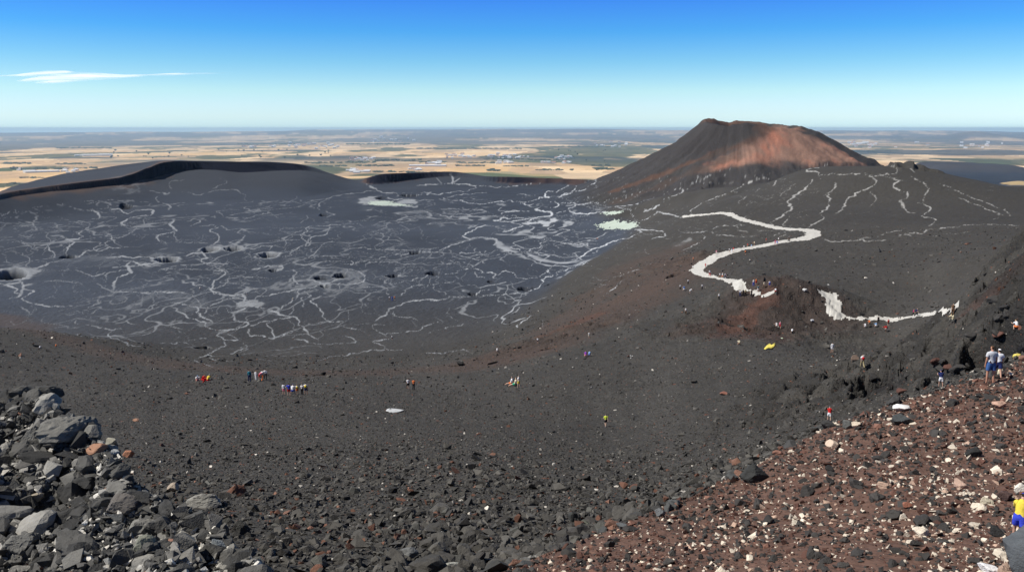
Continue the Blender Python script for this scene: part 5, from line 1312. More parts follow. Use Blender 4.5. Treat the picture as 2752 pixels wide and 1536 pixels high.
def person(px, py, hpx, pose, face, label, top='white', bot='navy', hair='dark', legs='shorts', cap=None, long=False, pack=None, group=None, skin=None, shoes='black', hmin=1.35, hmax=2.05):
    X_, Y_, Z_, R_, ok_ = [float(v[0]) for v in cast(px, py)]
    B = POSE[pose]; want = hpx * R_ / FPX; full = 1.72; sc = want / (B['height'])
    sc = max(hmin / full, min(hmax / full, sc))
    o = bpy.data.objects.new('person', B['mesh']); COL.objects.link(o)
    zg = float(ground_z(X_, Y_)[0]); o.location = (X_, Y_, zg - B['zmin'] * sc - .012); o.scale = (sc, sc, sc); o.rotation_euler = (0, 0, math.radians(-face)); NP[0] += 1
    if hpx > 20: print('person', px, py, 'R', round(R_, 1), 'sc', round(sc, 2), 'want', round(want, 2))
    o.color = (*(skin or SKT[NP[0] % 3]), 1); o['label'] = label; o['category'] = 'person'
    if group: o['group'] = group
    def add(nm, me, c):
        if me is None: return None
        k = bpy.data.objects.new(nm, me); COL.objects.link(k); k.parent = o; k.color = (*c, 1); return k
    P = B['parts']; add('jacket' if long else 'shirt', P['jacket' if long else 'shirt'], Cc[top])
    if legs == 'dress': add('dress', P['dress'], Cc[bot])
    else: add(legs, P[legs], Cc[bot])
    add('hair', P['hair'], HC[hair]) 
    if cap: add('cap', P['cap'], Cc[cap])
    for s in (-1, 1): add('shoe', P['shoe%d' % s], Cc[shoes])
    if pack:
        k = add('backpack', PACK, Cc[pack]); k.location = (0, -.2, (B['head'][2] - .42)) if pose not in ('bend', 'crouch') else (0, -.02, B['head'][2] + .08)
    if hpx > 60:
        for s in (-1, 1):
            k = add('eye', EYE, (.02, .02, .02)); k.location = Vector(B['head'] + B['fwd'] * .083 + B['up'] * -.012) + Vector((s * .03, 0, 0))
    return o
# facing: degrees clockwise from straight away from the camera
g = 'trio at the far left of the near slope walkers'
person(532, 1029, 23, 'crouch', 160, 'crouching person in a white top and red shorts, left of the trio', 'white', 'red', cap='lightblue'); person(544, 1028, 24, 'crouch', 100, 'person all in red crouching between two others', 'red', 'red', long=True, legs='trousers', hair='brown'); person(558, 1029, 22, 'crouch', 30, 'crouching person in a yellow top, red shorts and pale cap', 'yellow', 'red', cap='white')
person(671, 1025, 33, 'stand', 0, 'standing person in a teal top and royal blue trousers, apart to the left', 'teal', 'navy', 'brown', 'trousers', long=True)
person(688, 1021, 26, 'stand', 30, 'person in long pale clothes left of the pink stooping person', 'white', 'white', 'fair', 'trousers', long=True); person(697, 1022, 24, 'bend', 60, 'stooping person in a pink top and red shorts', 'pink', 'red'); person(706, 1022, 29, 'walk', 20, 'person in a white top and orange trousers behind the stooping one', 'white', 'orange', 'brown', 'trousers'); person(714, 1018, 28, 'hips', 0, 'dark haired person in a wide white shirt, right end of the upper group', 'white', 'black', long=True, legs='trousers')
person(763, 1061, 33, 'stand', 10, 'person in a long white shirt and pink shorts, left end of the row of six', 'white', 'pink', long=True); person(777, 1064, 36, 'hips', 0, 'person in a violet blue top and red shorts in the row of six', 'royal', 'red', 'dark'); person(786, 1059, 29, 'crouch', 0, 'person in white and blue bending down in the row of six', 'white', 'blue', cap='blue'); person(799, 1059, 28, 'stand', 350, 'person in a white top and orange shorts in the row of six', 'white', 'orange', 'fair', pack='yellow'); person(812, 1059, 29, 'stand', 20, 'person in white with black trousers in the row of six', 'white', 'black', 'grey', 'trousers'); person(823, 1060, 34, 'hips', 0, 'black haired person with a yellow pack, right end of the row of six', 'white', 'navy', pack='yellow')
person(1097, 1045, 31, 'stand', 0, 'person in a white shirt and black shorts beside one in orange', 'white', 'black'); person(1112, 1046, 30, 'stand', 15, 'person in an orange shirt beside one in white', 'orange', 'black', legs='trousers')
person(1374, 1034, 27, 'sit', 290, 'dark haired person in white sitting with legs stretched left', 'white', 'orange', 'dark', hmin=1.6, hmax=2.2); person(1384, 1037, 26, 'sit', 285, 'reclining person in green shorts at the front of the sitting group', 'cream', 'green', 'brown', hmin=1.6, hmax=2.2); person(1394, 1042, 46, 'hips', 300, 'grey haired person in white and yellow shorts standing over the sitting pair', 'white', 'yellow', 'grey', hmax=1.9)
person(1574, 960, 17, 'crouch', 0, 'crouching person in purple and pink on the mid slope', 'purple', 'pink', 'brown'); person(1583, 958, 16, 'crouch', 30, 'crouching person in light blue with an orange cap on the mid slope', 'lightblue', 'blue', cap='orange')
person(1628, 1145, 35, 'stride', 355, 'person in a bright yellow shirt striding alone on the near slope', 'lime', 'black', 'dark', shoes='white')
person(1047, 807, 12, 'stand', 0, 'person in white, left of the three on the crater floor', 'white', 'brown'); person(1054, 808, 13, 'stand', 0, 'person in blue, middle of the three on the crater floor', 'blue', 'blue', legs='trousers'); person(1061, 807, 12, 'stand', 0, 'person in orange, right of the three on the crater floor', 'orange', 'black', 'fair')
person(1054, 913, 13, 'stand', 0, 'lone person in white and black at the end of a pale channel', 'white', 'black'); person(107, 939, 10, 'crouch', 0, 'white dressed person low on the far left slope', 'white', 'black'); person(150, 934, 9, 'crouch', 0, 'orange dressed person on the far left slope', 'orange', 'brown', 'fair')
person(536, 777, 7, 'crouch', 90, 'tiny white figure on the crater floor left of centre', 'white', 'cream'); person(664, 792, 8, 'stand', 0, 'tiny dark clad figure where pale channels meet', 'grey', 'black'); person(787, 807, 7, 'stand', 0, 'tiny pale figure right of the channel junction', 'cream', 'khaki')
person(1583, 909, 12, 'stand', 0, 'person in white above the purple pair', 'white', 'cream', 'fair'); person(1445, 923, 11, 'stand', 20, 'person in white beside the rubble streak', 'white', 'black'); person(1336, 945, 9, 'crouch', 0, 'small person in white left of the rubble streak', 'white', 'white')
person(1863, 703, 13, 'walk', 300, 'person in orange with a white cap left of the path bend', 'orange', 'brown', cap='white'); person(1925, 683, 8, 'walk', 60, 'person in pink beside the upper path', 'pink', 'white'); person(1960, 678, 10, 'stand', 40, 'person in grey on the upper path', 'grey', 'black'); person(1966, 679, 11, 'walk', 40, 'person all in white on the upper path', 'white', 'white', legs='trousers'); person(1971, 677, 13, 'walk', 40, 'person in red on the upper path', 'red', 'white')
person(2000, 666, 6, 'crouch', 0, 'small grey figure above the upper path', 'grey', 'grey'); person(2003, 685, 13, 'walk', 20, 'person in orange and black below the upper path', 'orange', 'black', 'brown'); person(2009, 664, 8, 'walk', 60, 'person in a rust red top above the upper path', 'red', 'brown'); person(2019, 667, 9, 'walk', 60, 'person in pale blue on the upper path', 'lightblue', 'white'); person(2027, 660, 12, 'stand', 60, 'person in a cream top above the upper path', 'cream', 'brown', 'fair'); person(2059, 650, 9, 'walk', 70, 'red clad person with a white hat above the upper path', 'red', 'brown', cap='white')
person(2083, 656, 12, 'walk', 70, 'person in magenta on the far part of the path', 'magenta', 'magenta', legs='trousers'); person(2088, 660, 13, 'walk', 70, 'person in royal blue on the far part of the path', 'royal', 'white'); person(2092, 650, 12, 'stand', 70, 'person in white and black beside the blue clad walker', 'white', 'black'); person(2119, 649, 13, 'walk', 80, 'person in black near the far path bend', 'black', 'black', legs='trousers', cap='white'); person(2122, 649, 10, 'walk', 80, 'person in a dark brown top near the far path bend', 'brown', 'black', legs='trousers')
person(1896, 719, 9, 'walk', 230, 'small person in bright red on the wide path bend', 'red', 'red'); person(1862, 722, 8, 'crouch', 0, 'white capped person resting left of the path bend', 'white', 'black', cap='white'); person(1907, 742, 17, 'walk', 180, 'person in a white top and red trousers below the path bend', 'white', 'red', legs='trousers', cap='lightblue')
person(1934, 747, 15, 'walk', 120, 'person in white, left of three on the lower path', 'white', 'brown'); person(1941, 749, 17, 'walk', 120, 'person in white and orange, middle of three on the lower path', 'white', 'orange', 'brown'); person(1950, 748, 15, 'walk', 120, 'person in blue with a white pack, right of three on the lower path', 'navy', 'navy', pack='white', legs='trousers')
person(1828, 778, 13, 'stand', 0, 'white topped person, left of the four below the path bend', 'white', 'black', legs='trousers'); person(1839, 782, 14, 'crouch', 0, 'person in slate blue among the four below the path bend', 'denim', 'grey'); person(1849, 764, 10, 'stand', 0, 'person in white and black, upper one of the four below the path bend', 'white', 'black', legs='trousers'); person(1854, 788, 13, 'bend', 90, 'stooping white clad person of the four below the path bend', 'white', 'white')
person(1887, 778, 15, 'stand', 0, 'lone person in white and black between the four and the lower path', 'white', 'black', legs='trousers'); person(1932, 805, 16, 'walk', 200, 'person in white and black on the slope under the lower path', 'white', 'black', legs='trousers', cap='white'); person(1843, 844, 14, 'walk', 200, 'person in white and brown alone on the brown slope', 'white', 'brown', legs='trousers', cap='white')
person(2025, 768, 18, 'stand', 0, 'person in a white top and blue trousers right of the lower path', 'white', 'blue', legs='trousers'); person(2032, 766, 14, 'stand', 0, 'person in a peach top beside the one in blue trousers', 'orange', 'red', 'fair'); person(2037, 785, 18, 'walk', 160, 'person in a teal top and white shorts right of the lower path', 'teal', 'white'); person(2053, 774, 17, 'walk', 150, 'person in a pale yellow top and brown trousers right of the lower path', 'cream', 'brown', legs='trousers'); person(2068, 772, 17, 'hips', 0, 'person in white with a blue pack, rightmost beyond the hump', 'white', 'blue', pack='blue'); person(2085, 786, 8, 'crouch', 0, 'small person in white and red just left of the hump', 'white', 'red', 'brown')
person(1989, 796, 17, 'point', 10, 'person in white and navy with an arm held out on the lower path', 'white', 'navy', legs='trousers'); person(1997, 795, 12, 'stand', 0, 'small person in black, nearer to the one holding an arm out', 'black', 'black', legs='trousers'); person(2003, 795, 12, 'stand', 0, 'small person in dark olive on the lower path', 'khaki', 'black', legs='trousers'); person(2019, 796, 14, 'walk', 30, 'person in black with a white sleeve at the path end by the hump', 'black', 'black', legs='trousers', hair='grey')
person(2096, 883, 18, 'walk', 20, 'person in pink walking at the foot of the hump', 'pink', 'red', cap='white'); person(2089, 879, 9, 'crouch', 330, 'person in white crouching beside the one in pink', 'white', 'white'); person(2128, 896, 9, 'crouch', 30, 'person in white and black crouching right of the one in pink', 'white', 'black'); person(1987, 928, 11, 'crouch', 0, 'person in striped brown and white at the lower left of the hump', 'cream', 'brown', long=True)
person(2236, 947, 27, 'stand', 10, 'person in long white clothes and a dark hat on the slope below the path', 'white', 'white', cap='black', long=True, shoes='red'); person(2317, 987, 35, 'walk', 0, 'hiker in a red and white top and yellow trousers beside the tan slab', 'white', 'khaki', legs='trousers', pack='red')
person(2454, 849, 18, 'walk', 120, 'person in a crimson top on the near path', 'magenta', 'black', legs='trousers'); person(2463, 850, 21, 'walk', 120, 'person in navy on the near path beside the crimson one', 'navy', 'black', legs='trousers', pack='navy'); person(2560, 847, 14, 'stand', 200, 'person in brown at the far right end of the near path', 'brown', 'brown', legs='trousers'); person(2561, 864, 15, 'crouch', 240, 'person in cream crouching under the right end of the near path', 'cream', 'cream', 'fair', long=True, legs='trousers')
person(2384, 890, 17, 'crouch', 260, 'person in red and white crouching below the widest part of the near path', 'red', 'white', long=True); person(2387, 876, 10, 'stand', 0, 'person in dark red standing on the near path edge', 'red', 'brown'); person(2337, 872, 9, 'crouch', 0, 'person in orange among rocks under the near path', 'orange', 'brown', 'fair'); person(2355, 879, 12, 'crouch', 0, 'person in pale blue crouching under the near path', 'lightblue', 'white', long=True); person(2360, 868, 9, 'stand', 0, 'person in dark clothes behind the one in pale blue', 'black', 'black', legs='trousers'); person(2326, 881, 8, 'crouch', 0, 'person in white under the left part of the near path', 'white', 'grey')
person(2733, 888, 15, 'crouch', 0, 'person in white and orange crouching in the lava at the right edge', 'white', 'orange', 'fair')
person(2228, 1132, 40, 'lean', 20, 'child in a blue cap and red shirt stooping on the slope edge', 'red', 'white', cap='lightblue', hmin=1.0, hmax=1.5); person(2528, 1040, 38, 'lean', 10, 'child in a blue cap and white shorts stooping higher on the slope edge', 'navy', 'white', cap='royal', hmin=1.0, hmax=1.4)
person(2659, 1031, 95, 'stand', 0, 'broad man in a light grey T shirt and blue knee shorts seen from behind', 'grey', 'denim', 'brown', skin=(.58, .30, .20), hmax=1.95); person(2680, 1016, 72, 'walk', 20, 'person in a white shirt hidden behind the broad man', 'white', 'navy', cap='white', skin=(.55, .33, .24))
person(2733, 1458, 122, 'lean', 40, 'child in a yellow jacket, blue cap and blue shorts leaning forward at the right edge', 'yellow', 'royal', 'dark', cap='royal', long=True, hmin=1.1, hmax=1.6)
# belongings
def soft(name, label, px, py, w, d, h, c, seed, cat, rz=0, lumps=.16, pw=3.0):
    X_, Y_, Z_, R_, ok_ = [float(v[0]) for v in cast(px, py)]; bm = bmesh.new(); bmesh.ops.create_icosphere(bm, subdivisions=4, radius=1); bm.verts.index_update(); D = np.array([v.co[:] for v in bm.verts]); F = [[v.index for v in f.verts] for f in bm.faces]; bm.free()
    k = (np.abs(D) ** pw).sum(1) ** (-1 / pw); P = D * k[:, None]; n = fbm(P[:, 0] * 1.8 + seed, P[:, 1] * 1.8 + P[:, 2], seed, 4); P *= (1 + lumps * n)[:, None]
    o = bpy.data.objects.new(name, mesh_of(name, P, F, CLOTH, True)); COL.objects.link(o); o.scale = (w / 2, d / 2, h / 2); o.location = (X_, Y_, float(ground_z(X_, Y_)[0]) + h * .4); o.rotation_euler = (0, 0, rz); o.color = (*c, 1); o['label'] = label; o['category'] = cat; return o
def blanket():
    D = np.array([(2053, 939), (2060, 930), (2068, 924), (2074, 928), (2082, 922), (2084, 927), (2078, 935), (2072, 938), (2064, 937), (2056, 940)], float); x, y, z, r, ok = cast(D[:, 0], D[:, 1]); cx_, cy_ = x.mean(), y.mean(); V, F = [(cx_, cy_, 0)], []
    for k, s in enumerate((.35, .7, 1.0)):
        for i in range(len(x)): V.append((cx_ + (x[i] - cx_) * s, cy_ + (y[i] - cy_) * s, 0))
    n = len(x); V = np.array(V); V[:, 2] = ground_z(V[:, 0], V[:, 1]) + .14 + .07 * fbm(V[:, 0] * 1.5, V[:, 1] * 1.5, 9, 2)
    F = [(0, 1 + i, 1 + (i + 1) % n) for i in range(n)] + [(1 + a * n + i, 1 + (a + 1) * n + i, 1 + (a + 1) * n + (i + 1) % n, 1 + a * n + (i + 1) % n) for a in (0, 1) for i in range(n)]
    # underside and hem
    m = len(V); W = V.copy(); W[:, 2] -= .05; V = np.vstack([V, W]); F += [tuple(m + i for i in f[::-1]) for f in F]; b = 1 + 2 * n; F += [(b + i, m + b + i, m + b + (i + 1) % n, b + (i + 1) % n) for i in range(n)]
    o = bpy.data.objects.new('blanket', mesh_of('blanket', V, F, CLOTH, True)); COL.objects.link(o); o.color = (.80, .68, .14, 1); o['label'] = 'yellow blanket spread on the slope below the rocky hump'; o['category'] = 'blanket'
blanket()
soft('bag', 'cream bag on the ground beside the broad man', 2688, 1007, .26, .2, .34, Cc['cream'], 5, 'bag', .3)
soft('rucksack', 'yellow and black rucksack lying in the lava at the right edge', 2733, 962, .5, .35, .3, (.75, .62, .15), 6, 'rucksack', .4)
soft('rucksack', 'black rucksack behind the yellow and black one at the right edge', 2744, 952, .4, .35, .5, Cc['black'], 7, 'rucksack', .1)
soft('box', 'small white cooling box below the hump, near the path foot', 2183, 862, .55, .35, .3, Cc['white'], 8, 'box', .1, .01, 9.)
# ------------------------------------------------------------------ far buildings, woods, trees, cloud
def simple_mat(name, c, rough=.8):
    g = NT(name); g.bsdf.inputs['Roughness'].default_value = rough; n = g.node('ShaderNodeTexNoise', Scale=.4, Detail=4.0); ge = g.node('ShaderNodeNewGeometry'); g.link(ge.outputs['Position'], n.inputs['Vector'])
    g.link(g.mix(1.0, (*c, 1), g.mix(n.outputs[0], (.85, .85, .85), (1.1, 1.1, 1.1)), 'MULTIPLY'), g.bsdf.inputs['Base Color']); return g.m
WALL, ROOFW, ROOFR, LEAF, BARK = simple_mat('white_render', (.74, .73, .70)), simple_mat('pale_metal_roof', (.78, .78, .78)), simple_mat('clay_roof', (.40, .2, .13)), simple_mat('leaves', (.045, .065, .03)), simple_mat('bark', (.1, .07, .05))
def building_meshes(nm, L, Wd, H, rh, bays):
    v, f = [], []
    def b(x0, x1, y0, y1, z0, z1):
        k = len(v); v.extend([(x, y, z) for x in (x0, x1) for y in (y0, y1) for z in (z0, z1)]); f.extend([tuple(k + i for i in t) for t in [(0, 1, 3, 2), (4, 6, 7, 5), (0, 4, 5, 1), (2, 3, 7, 6), (0, 2, 6, 4), (1, 5, 7, 3)]])
    b(-L / 2, L / 2, -Wd / 2, Wd / 2, -6, H)
    for i in range(bays): x = -L / 2 + (i + .5) * L / bays; b(x - .6, x + .6, -Wd / 2 - .5, -Wd / 2, 0, H - .3)
    k = len(v)
    me = mesh_of(nm + '_wall', v, f, WALL)
    o = 1.2; r = [(-L / 2 - o, -Wd / 2 - o, H), (L / 2 + o, -Wd / 2 - o, H), (L / 2 + o, Wd / 2 + o, H), (-L / 2 - o, Wd / 2 + o, H), (-L / 2 - o, 0, H + rh), (L / 2 + o, 0, H + rh)]
    rf = [(0, 1, 5, 4), (2, 3, 4, 5), (0, 4, 3), (1, 2, 5), (0, 3, 2, 1)]
    return me, (nm + '_roof', r, rf)
PROTO = []
for nm, L, Wd, H, rh, bays, rm_, lab in [('warehouse', 120, 60, 16, 6, 8, ROOFW, 'white warehouse with a pale metal roof on the plain'), ('house', 26, 18, 12, 6, 3, ROOFR, 'small white house with a clay roof on the plain'), ('farm_building', 60, 26, 12, 5, 5, ROOFW, 'long white farm building on the plain')]:
    me, (rn, rv, rf) = building_meshes(nm, L, Wd, H, rh, bays); PROTO.append((nm, L, me, mesh_of(rn, rv, rf, rm_), lab))
def on_plain(px, py):
    a, t = pix_dir(px, py); d = PZ / float(t); x, y = math.sin(a) * d, math.cos(a) * d
    for _ in range(8): z = plain_z(x, y); d = z / float(t); x, y = math.sin(a) * d, math.cos(a) * d
    return x, y, plain_z(x, y), d
def building(k, px, py, wpx, grp, label=None):
    x, y, z, d = on_plain(px, py)
    if d > 60000 or d < 4500: return
    nm, L, me, rf, lab = PROTO[k]; w = wpx * d / FPX; s = max(.6, min(w / L, 6))
    o = bpy.data.objects.new(nm, None); COL.objects.link(o); o.location = (x, y, z); o.rotation_euler = (0, 0, -math.atan2(x, y) + random.gauss(0, .15)); hz = max(1, d / 11000) * (1.05 if k else 1)
    o.scale = (s, max(1, s * .6), hz); o['label'] = label or grp[0]; o['category'] = nm.replace('_', ' '); o['group'] = grp[1]
    for nme, m_ in (('wall', me), ('roof', rf)):
        c = bpy.data.objects.new(nme, m_); COL.objects.link(c); c.parent = o
CL = [(941, 1006, 427, 3, 24, 'beside the low centre rim'), (1100, 1216, 447, 1.5, 0, ''), (1141, 1184, 441, 2, 6, 'behind the longest warehouse'), (1199, 1277, 420, 3, 22, 'in the middle of the plain'), (1313, 1420, 421, 2.5, 24, 'right of the plain centre'), (1491, 1549, 425, 3, 16, 'left of the cone foot'),
      (1334, 1377, 437, 2, 12, 'among green fields'), (1455, 1545, 437, 2, 18, 'nearest the cone'), (935, 1002, 461, 3, 12, 'nearest above the centre rim'), (1091, 1134, 455, 3, 12, 'below the longest warehouse'), (75, 150, 461, 1, 3, 'at far left'), (171, 211, 460, 4, 12, 'beside the far left warehouse'),
      (214, 286, 418, 1, 3, 'far out above the left hill'), (643, 739, 395, 1.5, 14, 'far out left of centre'), (750, 920, 394, 4, 26, 'along the blue woods'), (2278, 2357, 389, 4, 20, 'right of the cone'), (1000, 1120, 378, 4, 14, 'on the far horizon plain'), (1600, 1690, 392, 4, 12, 'far out left of the cone'), (2400, 2700, 392, 5, 14, 'far out at right'), (20, 60, 452, 4, 6, 'at the left picture edge')]
for (x0, x1, yy, dy, n, where) in CL:
    g = ('white building in the settlement ' + where, 'buildings ' + where)
    for i in range(n): building(random.choice([0, 1, 1, 2, 2]), random.uniform(x0, x1), yy + random.gauss(0, dy), random.uniform(3, 10) if n > 4 else random.uniform(16, 34), g)
g = ('long white warehouse', 'large warehouses')
building(0, 1150, 447, 96, ('longest white warehouse roof in the middle of the plain', 'warehouses'), 'longest white warehouse roof in the middle of the plain'); building(0, 1166, 440, 36, g, 'bright white warehouse just behind the longest one'); building(0, 112, 463, 74, g, 'long white warehouse at the far left of the plain')
building(0, 262, 419, 66, g, 'wide white shed row far out above the left hill'); building(0, 965, 462, 50, g, 'long white warehouse above the left end of the centre rim')
# woods: belts of trees standing as one mass
def wood(px0, px1, py, h, depth):
    x0, y0, z0, d0 = on_plain(px0, py); x1, y1, z1, d1 = on_plain(px1, py); n = max(6, int(math.hypot(x1 - x0, y1 - y0) / 38)); n = min(n, 160)
    V, F = [], []; hv, hf = SMALL[0]
    for i in range(n):
        for k in range(3):
            u = random.random(); hv, hf = SMALL[random.randrange(8)]; s = h * random.uniform(.5, 1.1); dd = random.gauss(0, depth)
            x, y = x0 + (x1 - x0) * u, y0 + (y1 - y0) * u; rr_ = math.hypot(x, y); x += x / rr_ * dd; y += y / rr_ * dd; z = plain_z(x, y); b = len(V)
            V.extend([(x + p[0] * s * 1.6, y + p[1] * s * 2.2, z + s * .45 + p[2] * s * .8) for p in hv]); F.extend([tuple(b + j for j in t) for t in hf])
    o = bpy.data.objects.new('wood', mesh_of('wood', V, F, LEAF)); COL.objects.link(o); o['kind'] = 'stuff'; o['label'] = 'dark green belt of distant woodland on the plain'; o['category'] = 'wood'
for w_ in [(930, 1010, 437, 22, 120), (1010, 1130, 432, 24, 160), (960, 1060, 446, 20, 100), (1120, 1200, 436, 18, 90), (1230, 1330, 438, 18, 80), (1310, 1340, 459, 24, 60), (1420, 1500, 430, 18, 80), (1600, 1650, 455, 26, 90), (1590, 1640, 446, 22, 70), (1300, 1420, 428, 18, 80),
           (1220, 1300, 446, 18, 60), (1000, 1100, 462, 18, 60), (1350, 1420, 447, 16, 60), (30, 180, 454, 22, 100), (0, 90, 440, 22, 90), (150, 230, 441, 20, 70), (20, 60, 495, 14, 40), (50, 120, 478, 14, 40), (200, 260, 452, 18, 60), (1120, 1400, 400, 26, 160), (930, 1100, 388, 34, 400), (640, 800, 388, 34, 400), (150, 300, 398, 26, 300), (1480, 1640, 395, 26, 300), (820, 920, 438, 20, 80), (860, 930, 447, 20, 60), (1090, 1180, 464, 16, 40), (1440, 1540, 457, 16, 50), (1900, 1950, 400, 20, 100), (2330, 2420, 407, 16, 80)]:
    wood(*w_)
# lone trees on the wheat
TV, TF = [], []
for k in range(7):
    hv, hf = MID[k]; b = len(TV); TV.extend([(p[0] * 4.2 + random.gauss(0, 2.6), p[1] * 4.2 + random.gauss(0, 2.6), 9.5 + p[2] * 3.6 + random.gauss(0, 1.8)) for p in hv]); TF.extend([tuple(b + j for j in t) for t in hf])
CRN = mesh_of('crown', TV, TF, LEAF)
TRK = mesh_of('trunk', [(math.cos(i * 1.047) * (.7 if j == 0 else .35), math.sin(i * 1.047) * (.7 if j == 0 else .35), j * 8.) for j in range(2) for i in range(6)], [(i, (i + 1) % 6, 6 + (i + 1) % 6, 6 + i) for i in range(6)], BARK)
for i in range(46):
    px, py = (random.uniform(280, 900), random.uniform(404, 428)) if i < 34 else (random.uniform(1500, 1640), random.uniform(404, 440))
    if py > 432 - .00 * px and px < 830: py = 424
    x, y, z, d = on_plain(px, py); s = random.uniform(.9, 1.6) * d / 9000
    o = bpy.data.objects.new('tree', None); COL.objects.link(o); o.location = (x, y, z); o.scale = (s, s, s); o.rotation_euler = (0, 0, random.random() * 6)
    lf = i < 34; o['label'] = 'lone dark tree on the wheat plain behind the left hill' if lf else 'lone dark tree on the wheat plain left of the cone'; o['group'] = 'lone trees behind the left hill' if lf else 'lone trees left of the cone'; o['category'] = 'tree'
    for nme, m_ in (('crown', CRN), ('trunk', TRK)):
        c = bpy.data.objects.new(nme, m_); COL.objects.link(c); c.parent = o
# thin cloud high over the plain
cm = bpy.data.materials.new('ice_cloud'); cm.use_nodes = True; t = cm.node_tree; t.nodes.remove(t.nodes['Principled BSDF'])
def nd(ty, **kw):
    n = t.nodes.new(ty)
    for k, v in kw.items():
        if k in n.inputs: n.inputs[k].default_value = v
        else: setattr(n, k, v)
    return n
at = nd('ShaderNodeAttribute', attribute_name='veil'); ge = nd('ShaderNodeNewGeometry'); mp = nd('ShaderNodeMapping'); mp.inputs['Scale'].default_value = (1 / 2600., 1 / 1500., 0); t.links.new(ge.outputs['Position'], mp.inputs['Vector'])
nz = nd('ShaderNodeTexNoise', Scale=1.0, Detail=8.0); t.links.new(mp.outputs[0], nz.inputs['Vector']); ad = nd('ShaderNodeMath', operation='MULTIPLY_ADD'); t.links.new(nz.outputs[0], ad.inputs[0]); ad.inputs[1].default_value = 1.9; ad.inputs[2].default_value = -.98
a2 = nd('ShaderNodeMath', operation='ADD', use_clamp=True); t.links.new(at.outputs['Fac'], a2.inputs[0]); t.links.new(ad.outputs[0], a2.inputs[1]); a3 = nd('ShaderNodeMath', operation='MULTIPLY', use_clamp=True); t.links.new(a2.outputs[0], a3.inputs[0]); t.links.new(at.outputs['Fac'], a3.inputs[1])
df = nd('ShaderNodeBsdfDiffuse', Color=(.95, .95, .95, 1)); tl = nd('ShaderNodeBsdfTranslucent', Color=(.93, .96, 1, 1)); ms = nd('ShaderNodeMixShader', Fac=.97); t.links.new(df.outputs[0], ms.inputs[1]); t.links.new(tl.outputs[0], ms.inputs[2])
tr = nd('ShaderNodeBsdfTransparent'); m2 = nd('ShaderNodeMixShader'); t.links.new(a3.outputs[0], m2.inputs[0]); t.links.new(tr.outputs[0], m2.inputs[1]); t.links.new(ms.outputs[0], m2.inputs[2]); t.links.new(m2.outputs[0], t.nodes['Material Output'].inputs['Surface'])
CLR = [(-40, 207, 1), (40, 204, 3), (90, 200, 6), (130, 197, 7), (175, 195, 5), (205, 195, 1)], [(45, 219, 2), (100, 213, 7), (160, 209, 11), (220, 206, 11), (280, 206, 9), (330, 206, 5), (400, 203, 2.5), (470, 200, 3.5), (540, 199, 2), (640, 198, .5)], [(95, 224, 2), (140, 221, 4), (190, 219, 3), (240, 217, 1)]
ALT = 4200.
V, F, A_ = [], [], []
for band in CLR:
    B = np.array(band, float); xs = np.linspace(B[0, 0], B[-1, 0], 60); yc = np.interp(xs, B[:, 0], B[:, 1]); hw = np.interp(xs, B[:, 0], B[:, 2]) * 1.25; b = len(V)
    for i in range(60):
        for j in range(9):
            s_ = j / 8 * 2 - 1; a, tt = pix_dir(xs[i], yc[i] - s_ * hw[i]); d = ALT / float(tt); V.append((math.sin(a) * d, math.cos(a) * d, ALT + (1 - s_ * s_) * 60 + 6 * len(A_) * 0)); A_.append((1 - s_ * s_) * min(1, hw[i] / 5.) * .86)
    F += [(b + i * 9 + j, b + i * 9 + j + 1, b + (i + 1) * 9 + j + 1, b + (i + 1) * 9 + j) for i in range(59) for j in range(8)]
cl = new_mesh('cloud', np.array(V), np.array(F), cm, True, 'structure', None, {'veil': np.array(A_)})
# ------------------------------------------------------------------ camera, sun, sky
cam = bpy.data.cameras.new('camera'); co_ = bpy.data.objects.new('camera', cam); COL.objects.link(co_)
cam.sensor_width = 36; cam.lens = FPX / 2752 * 36; cam.clip_start = .3; cam.clip_end = 400000
co_.location = (0, 0, 0); co_.rotation_euler = (PI / 2 - PITCH, 0, 0); SC.camera = co_
SUN_EL, SUN_AZ = math.radians(50), math.radians(-97)      # azimuth measured from straight ahead, to the right
sd = Vector((math.sin(SUN_AZ) * math.cos(SUN_EL), math.cos(SUN_AZ) * math.cos(SUN_EL), math.sin(SUN_EL)))
sl = bpy.data.lights.new('sun', 'SUN'); sl.energy = 5.0; sl.angle = math.radians(.5); sl.color = (1, .955, .88)
so = bpy.data.objects.new('sun', sl); COL.objects.link(so); so.rotation_euler = sd.to_track_quat('Z', 'Y').to_euler()
w = bpy.data.worlds.new('World'); SC.world = w; w.use_nodes = True; nt = w.node_tree; N = nt.nodes; L = nt.links
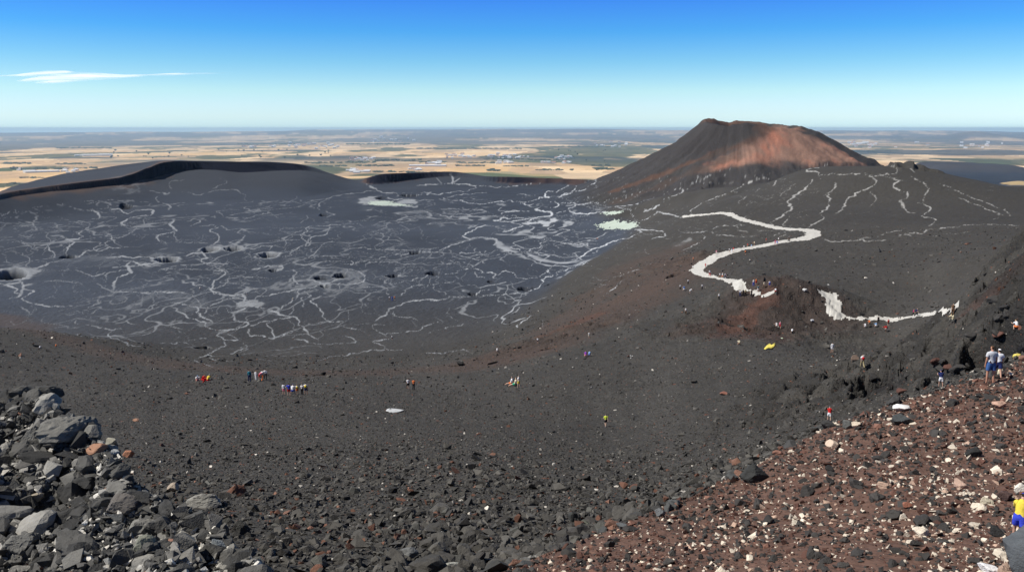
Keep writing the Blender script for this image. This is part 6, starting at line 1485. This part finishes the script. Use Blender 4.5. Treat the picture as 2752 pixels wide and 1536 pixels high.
bg = N['Background']; sky = N.new('ShaderNodeTexSky'); sky.sky_type = 'NISHITA'; sky.sun_disc = False
sky.sun_elevation = SUN_EL; sky.sun_rotation = SUN_AZ; sky.altitude = 2500; sky.air_density = 1.0; sky.dust_density = .3; sky.ozone_density = 2.0
tc = N.new('ShaderNodeTexCoord'); sx = N.new('ShaderNodeSeparateXYZ'); L.new(tc.outputs['Generated'], sx.inputs[0])
mz = N.new('ShaderNodeMath'); mz.operation = 'MAXIMUM'; mz.inputs[1].default_value = .012; L.new(sx.outputs['Z'], mz.inputs[0]); cx = N.new('ShaderNodeCombineXYZ'); L.new(sx.outputs['X'], cx.inputs[0]); L.new(sx.outputs['Y'], cx.inputs[1]); L.new(mz.outputs[0], cx.inputs[2]); L.new(cx.outputs[0], sky.inputs[0])
cr = N.new('ShaderNodeValToRGB'); L.new(sx.outputs['Z'], cr.inputs[0])
E = cr.color_ramp.elements
SKYR = [(0.0, (.29, .36, .44)), (.012, (.325, .385, .455)), (.025, (.345, .40, .455)), (.040, (.33, .41, .424)), (.071, (.20, .35, .42)), (.103, (.094, .287, .452)), (.136, (.075, .23, .495)), (.30, (.08, .12, .22)), (.45, (.13, .14, .16))]
while len(E) < len(SKYR): E.new(.5)
for e, (p, c) in zip(E, SKYR): e.position = p; e.color = (*c, 1)
mx = N.new('ShaderNodeMix'); mx.data_type = 'RGBA'; mx.blend_type = 'MULTIPLY'; mx.inputs[0].default_value = 1
vm = N.new('ShaderNodeVectorMath'); vm.operation = 'SCALE'; vm.inputs['Scale'].default_value = 6.4; L.new(cr.outputs[0], vm.inputs[0])
L.new(sky.outputs[0], mx.inputs[6]); L.new(vm.outputs[0], mx.inputs[7]); L.new(mx.outputs[2], bg.inputs['Color']); bg.inputs['Strength'].default_value = .05
SC.view_settings.view_transform = 'Standard'; SC.view_settings.look = 'None'; SC.view_settings.exposure = 0; SC.view_settings.gamma = 1
SC.render.resolution_x = 1024; SC.render.resolution_y = 571
SC.cycles.max_bounces = 4; SC.cycles.volume_bounces = 2; SC.cycles.transparent_max_bounces = 12
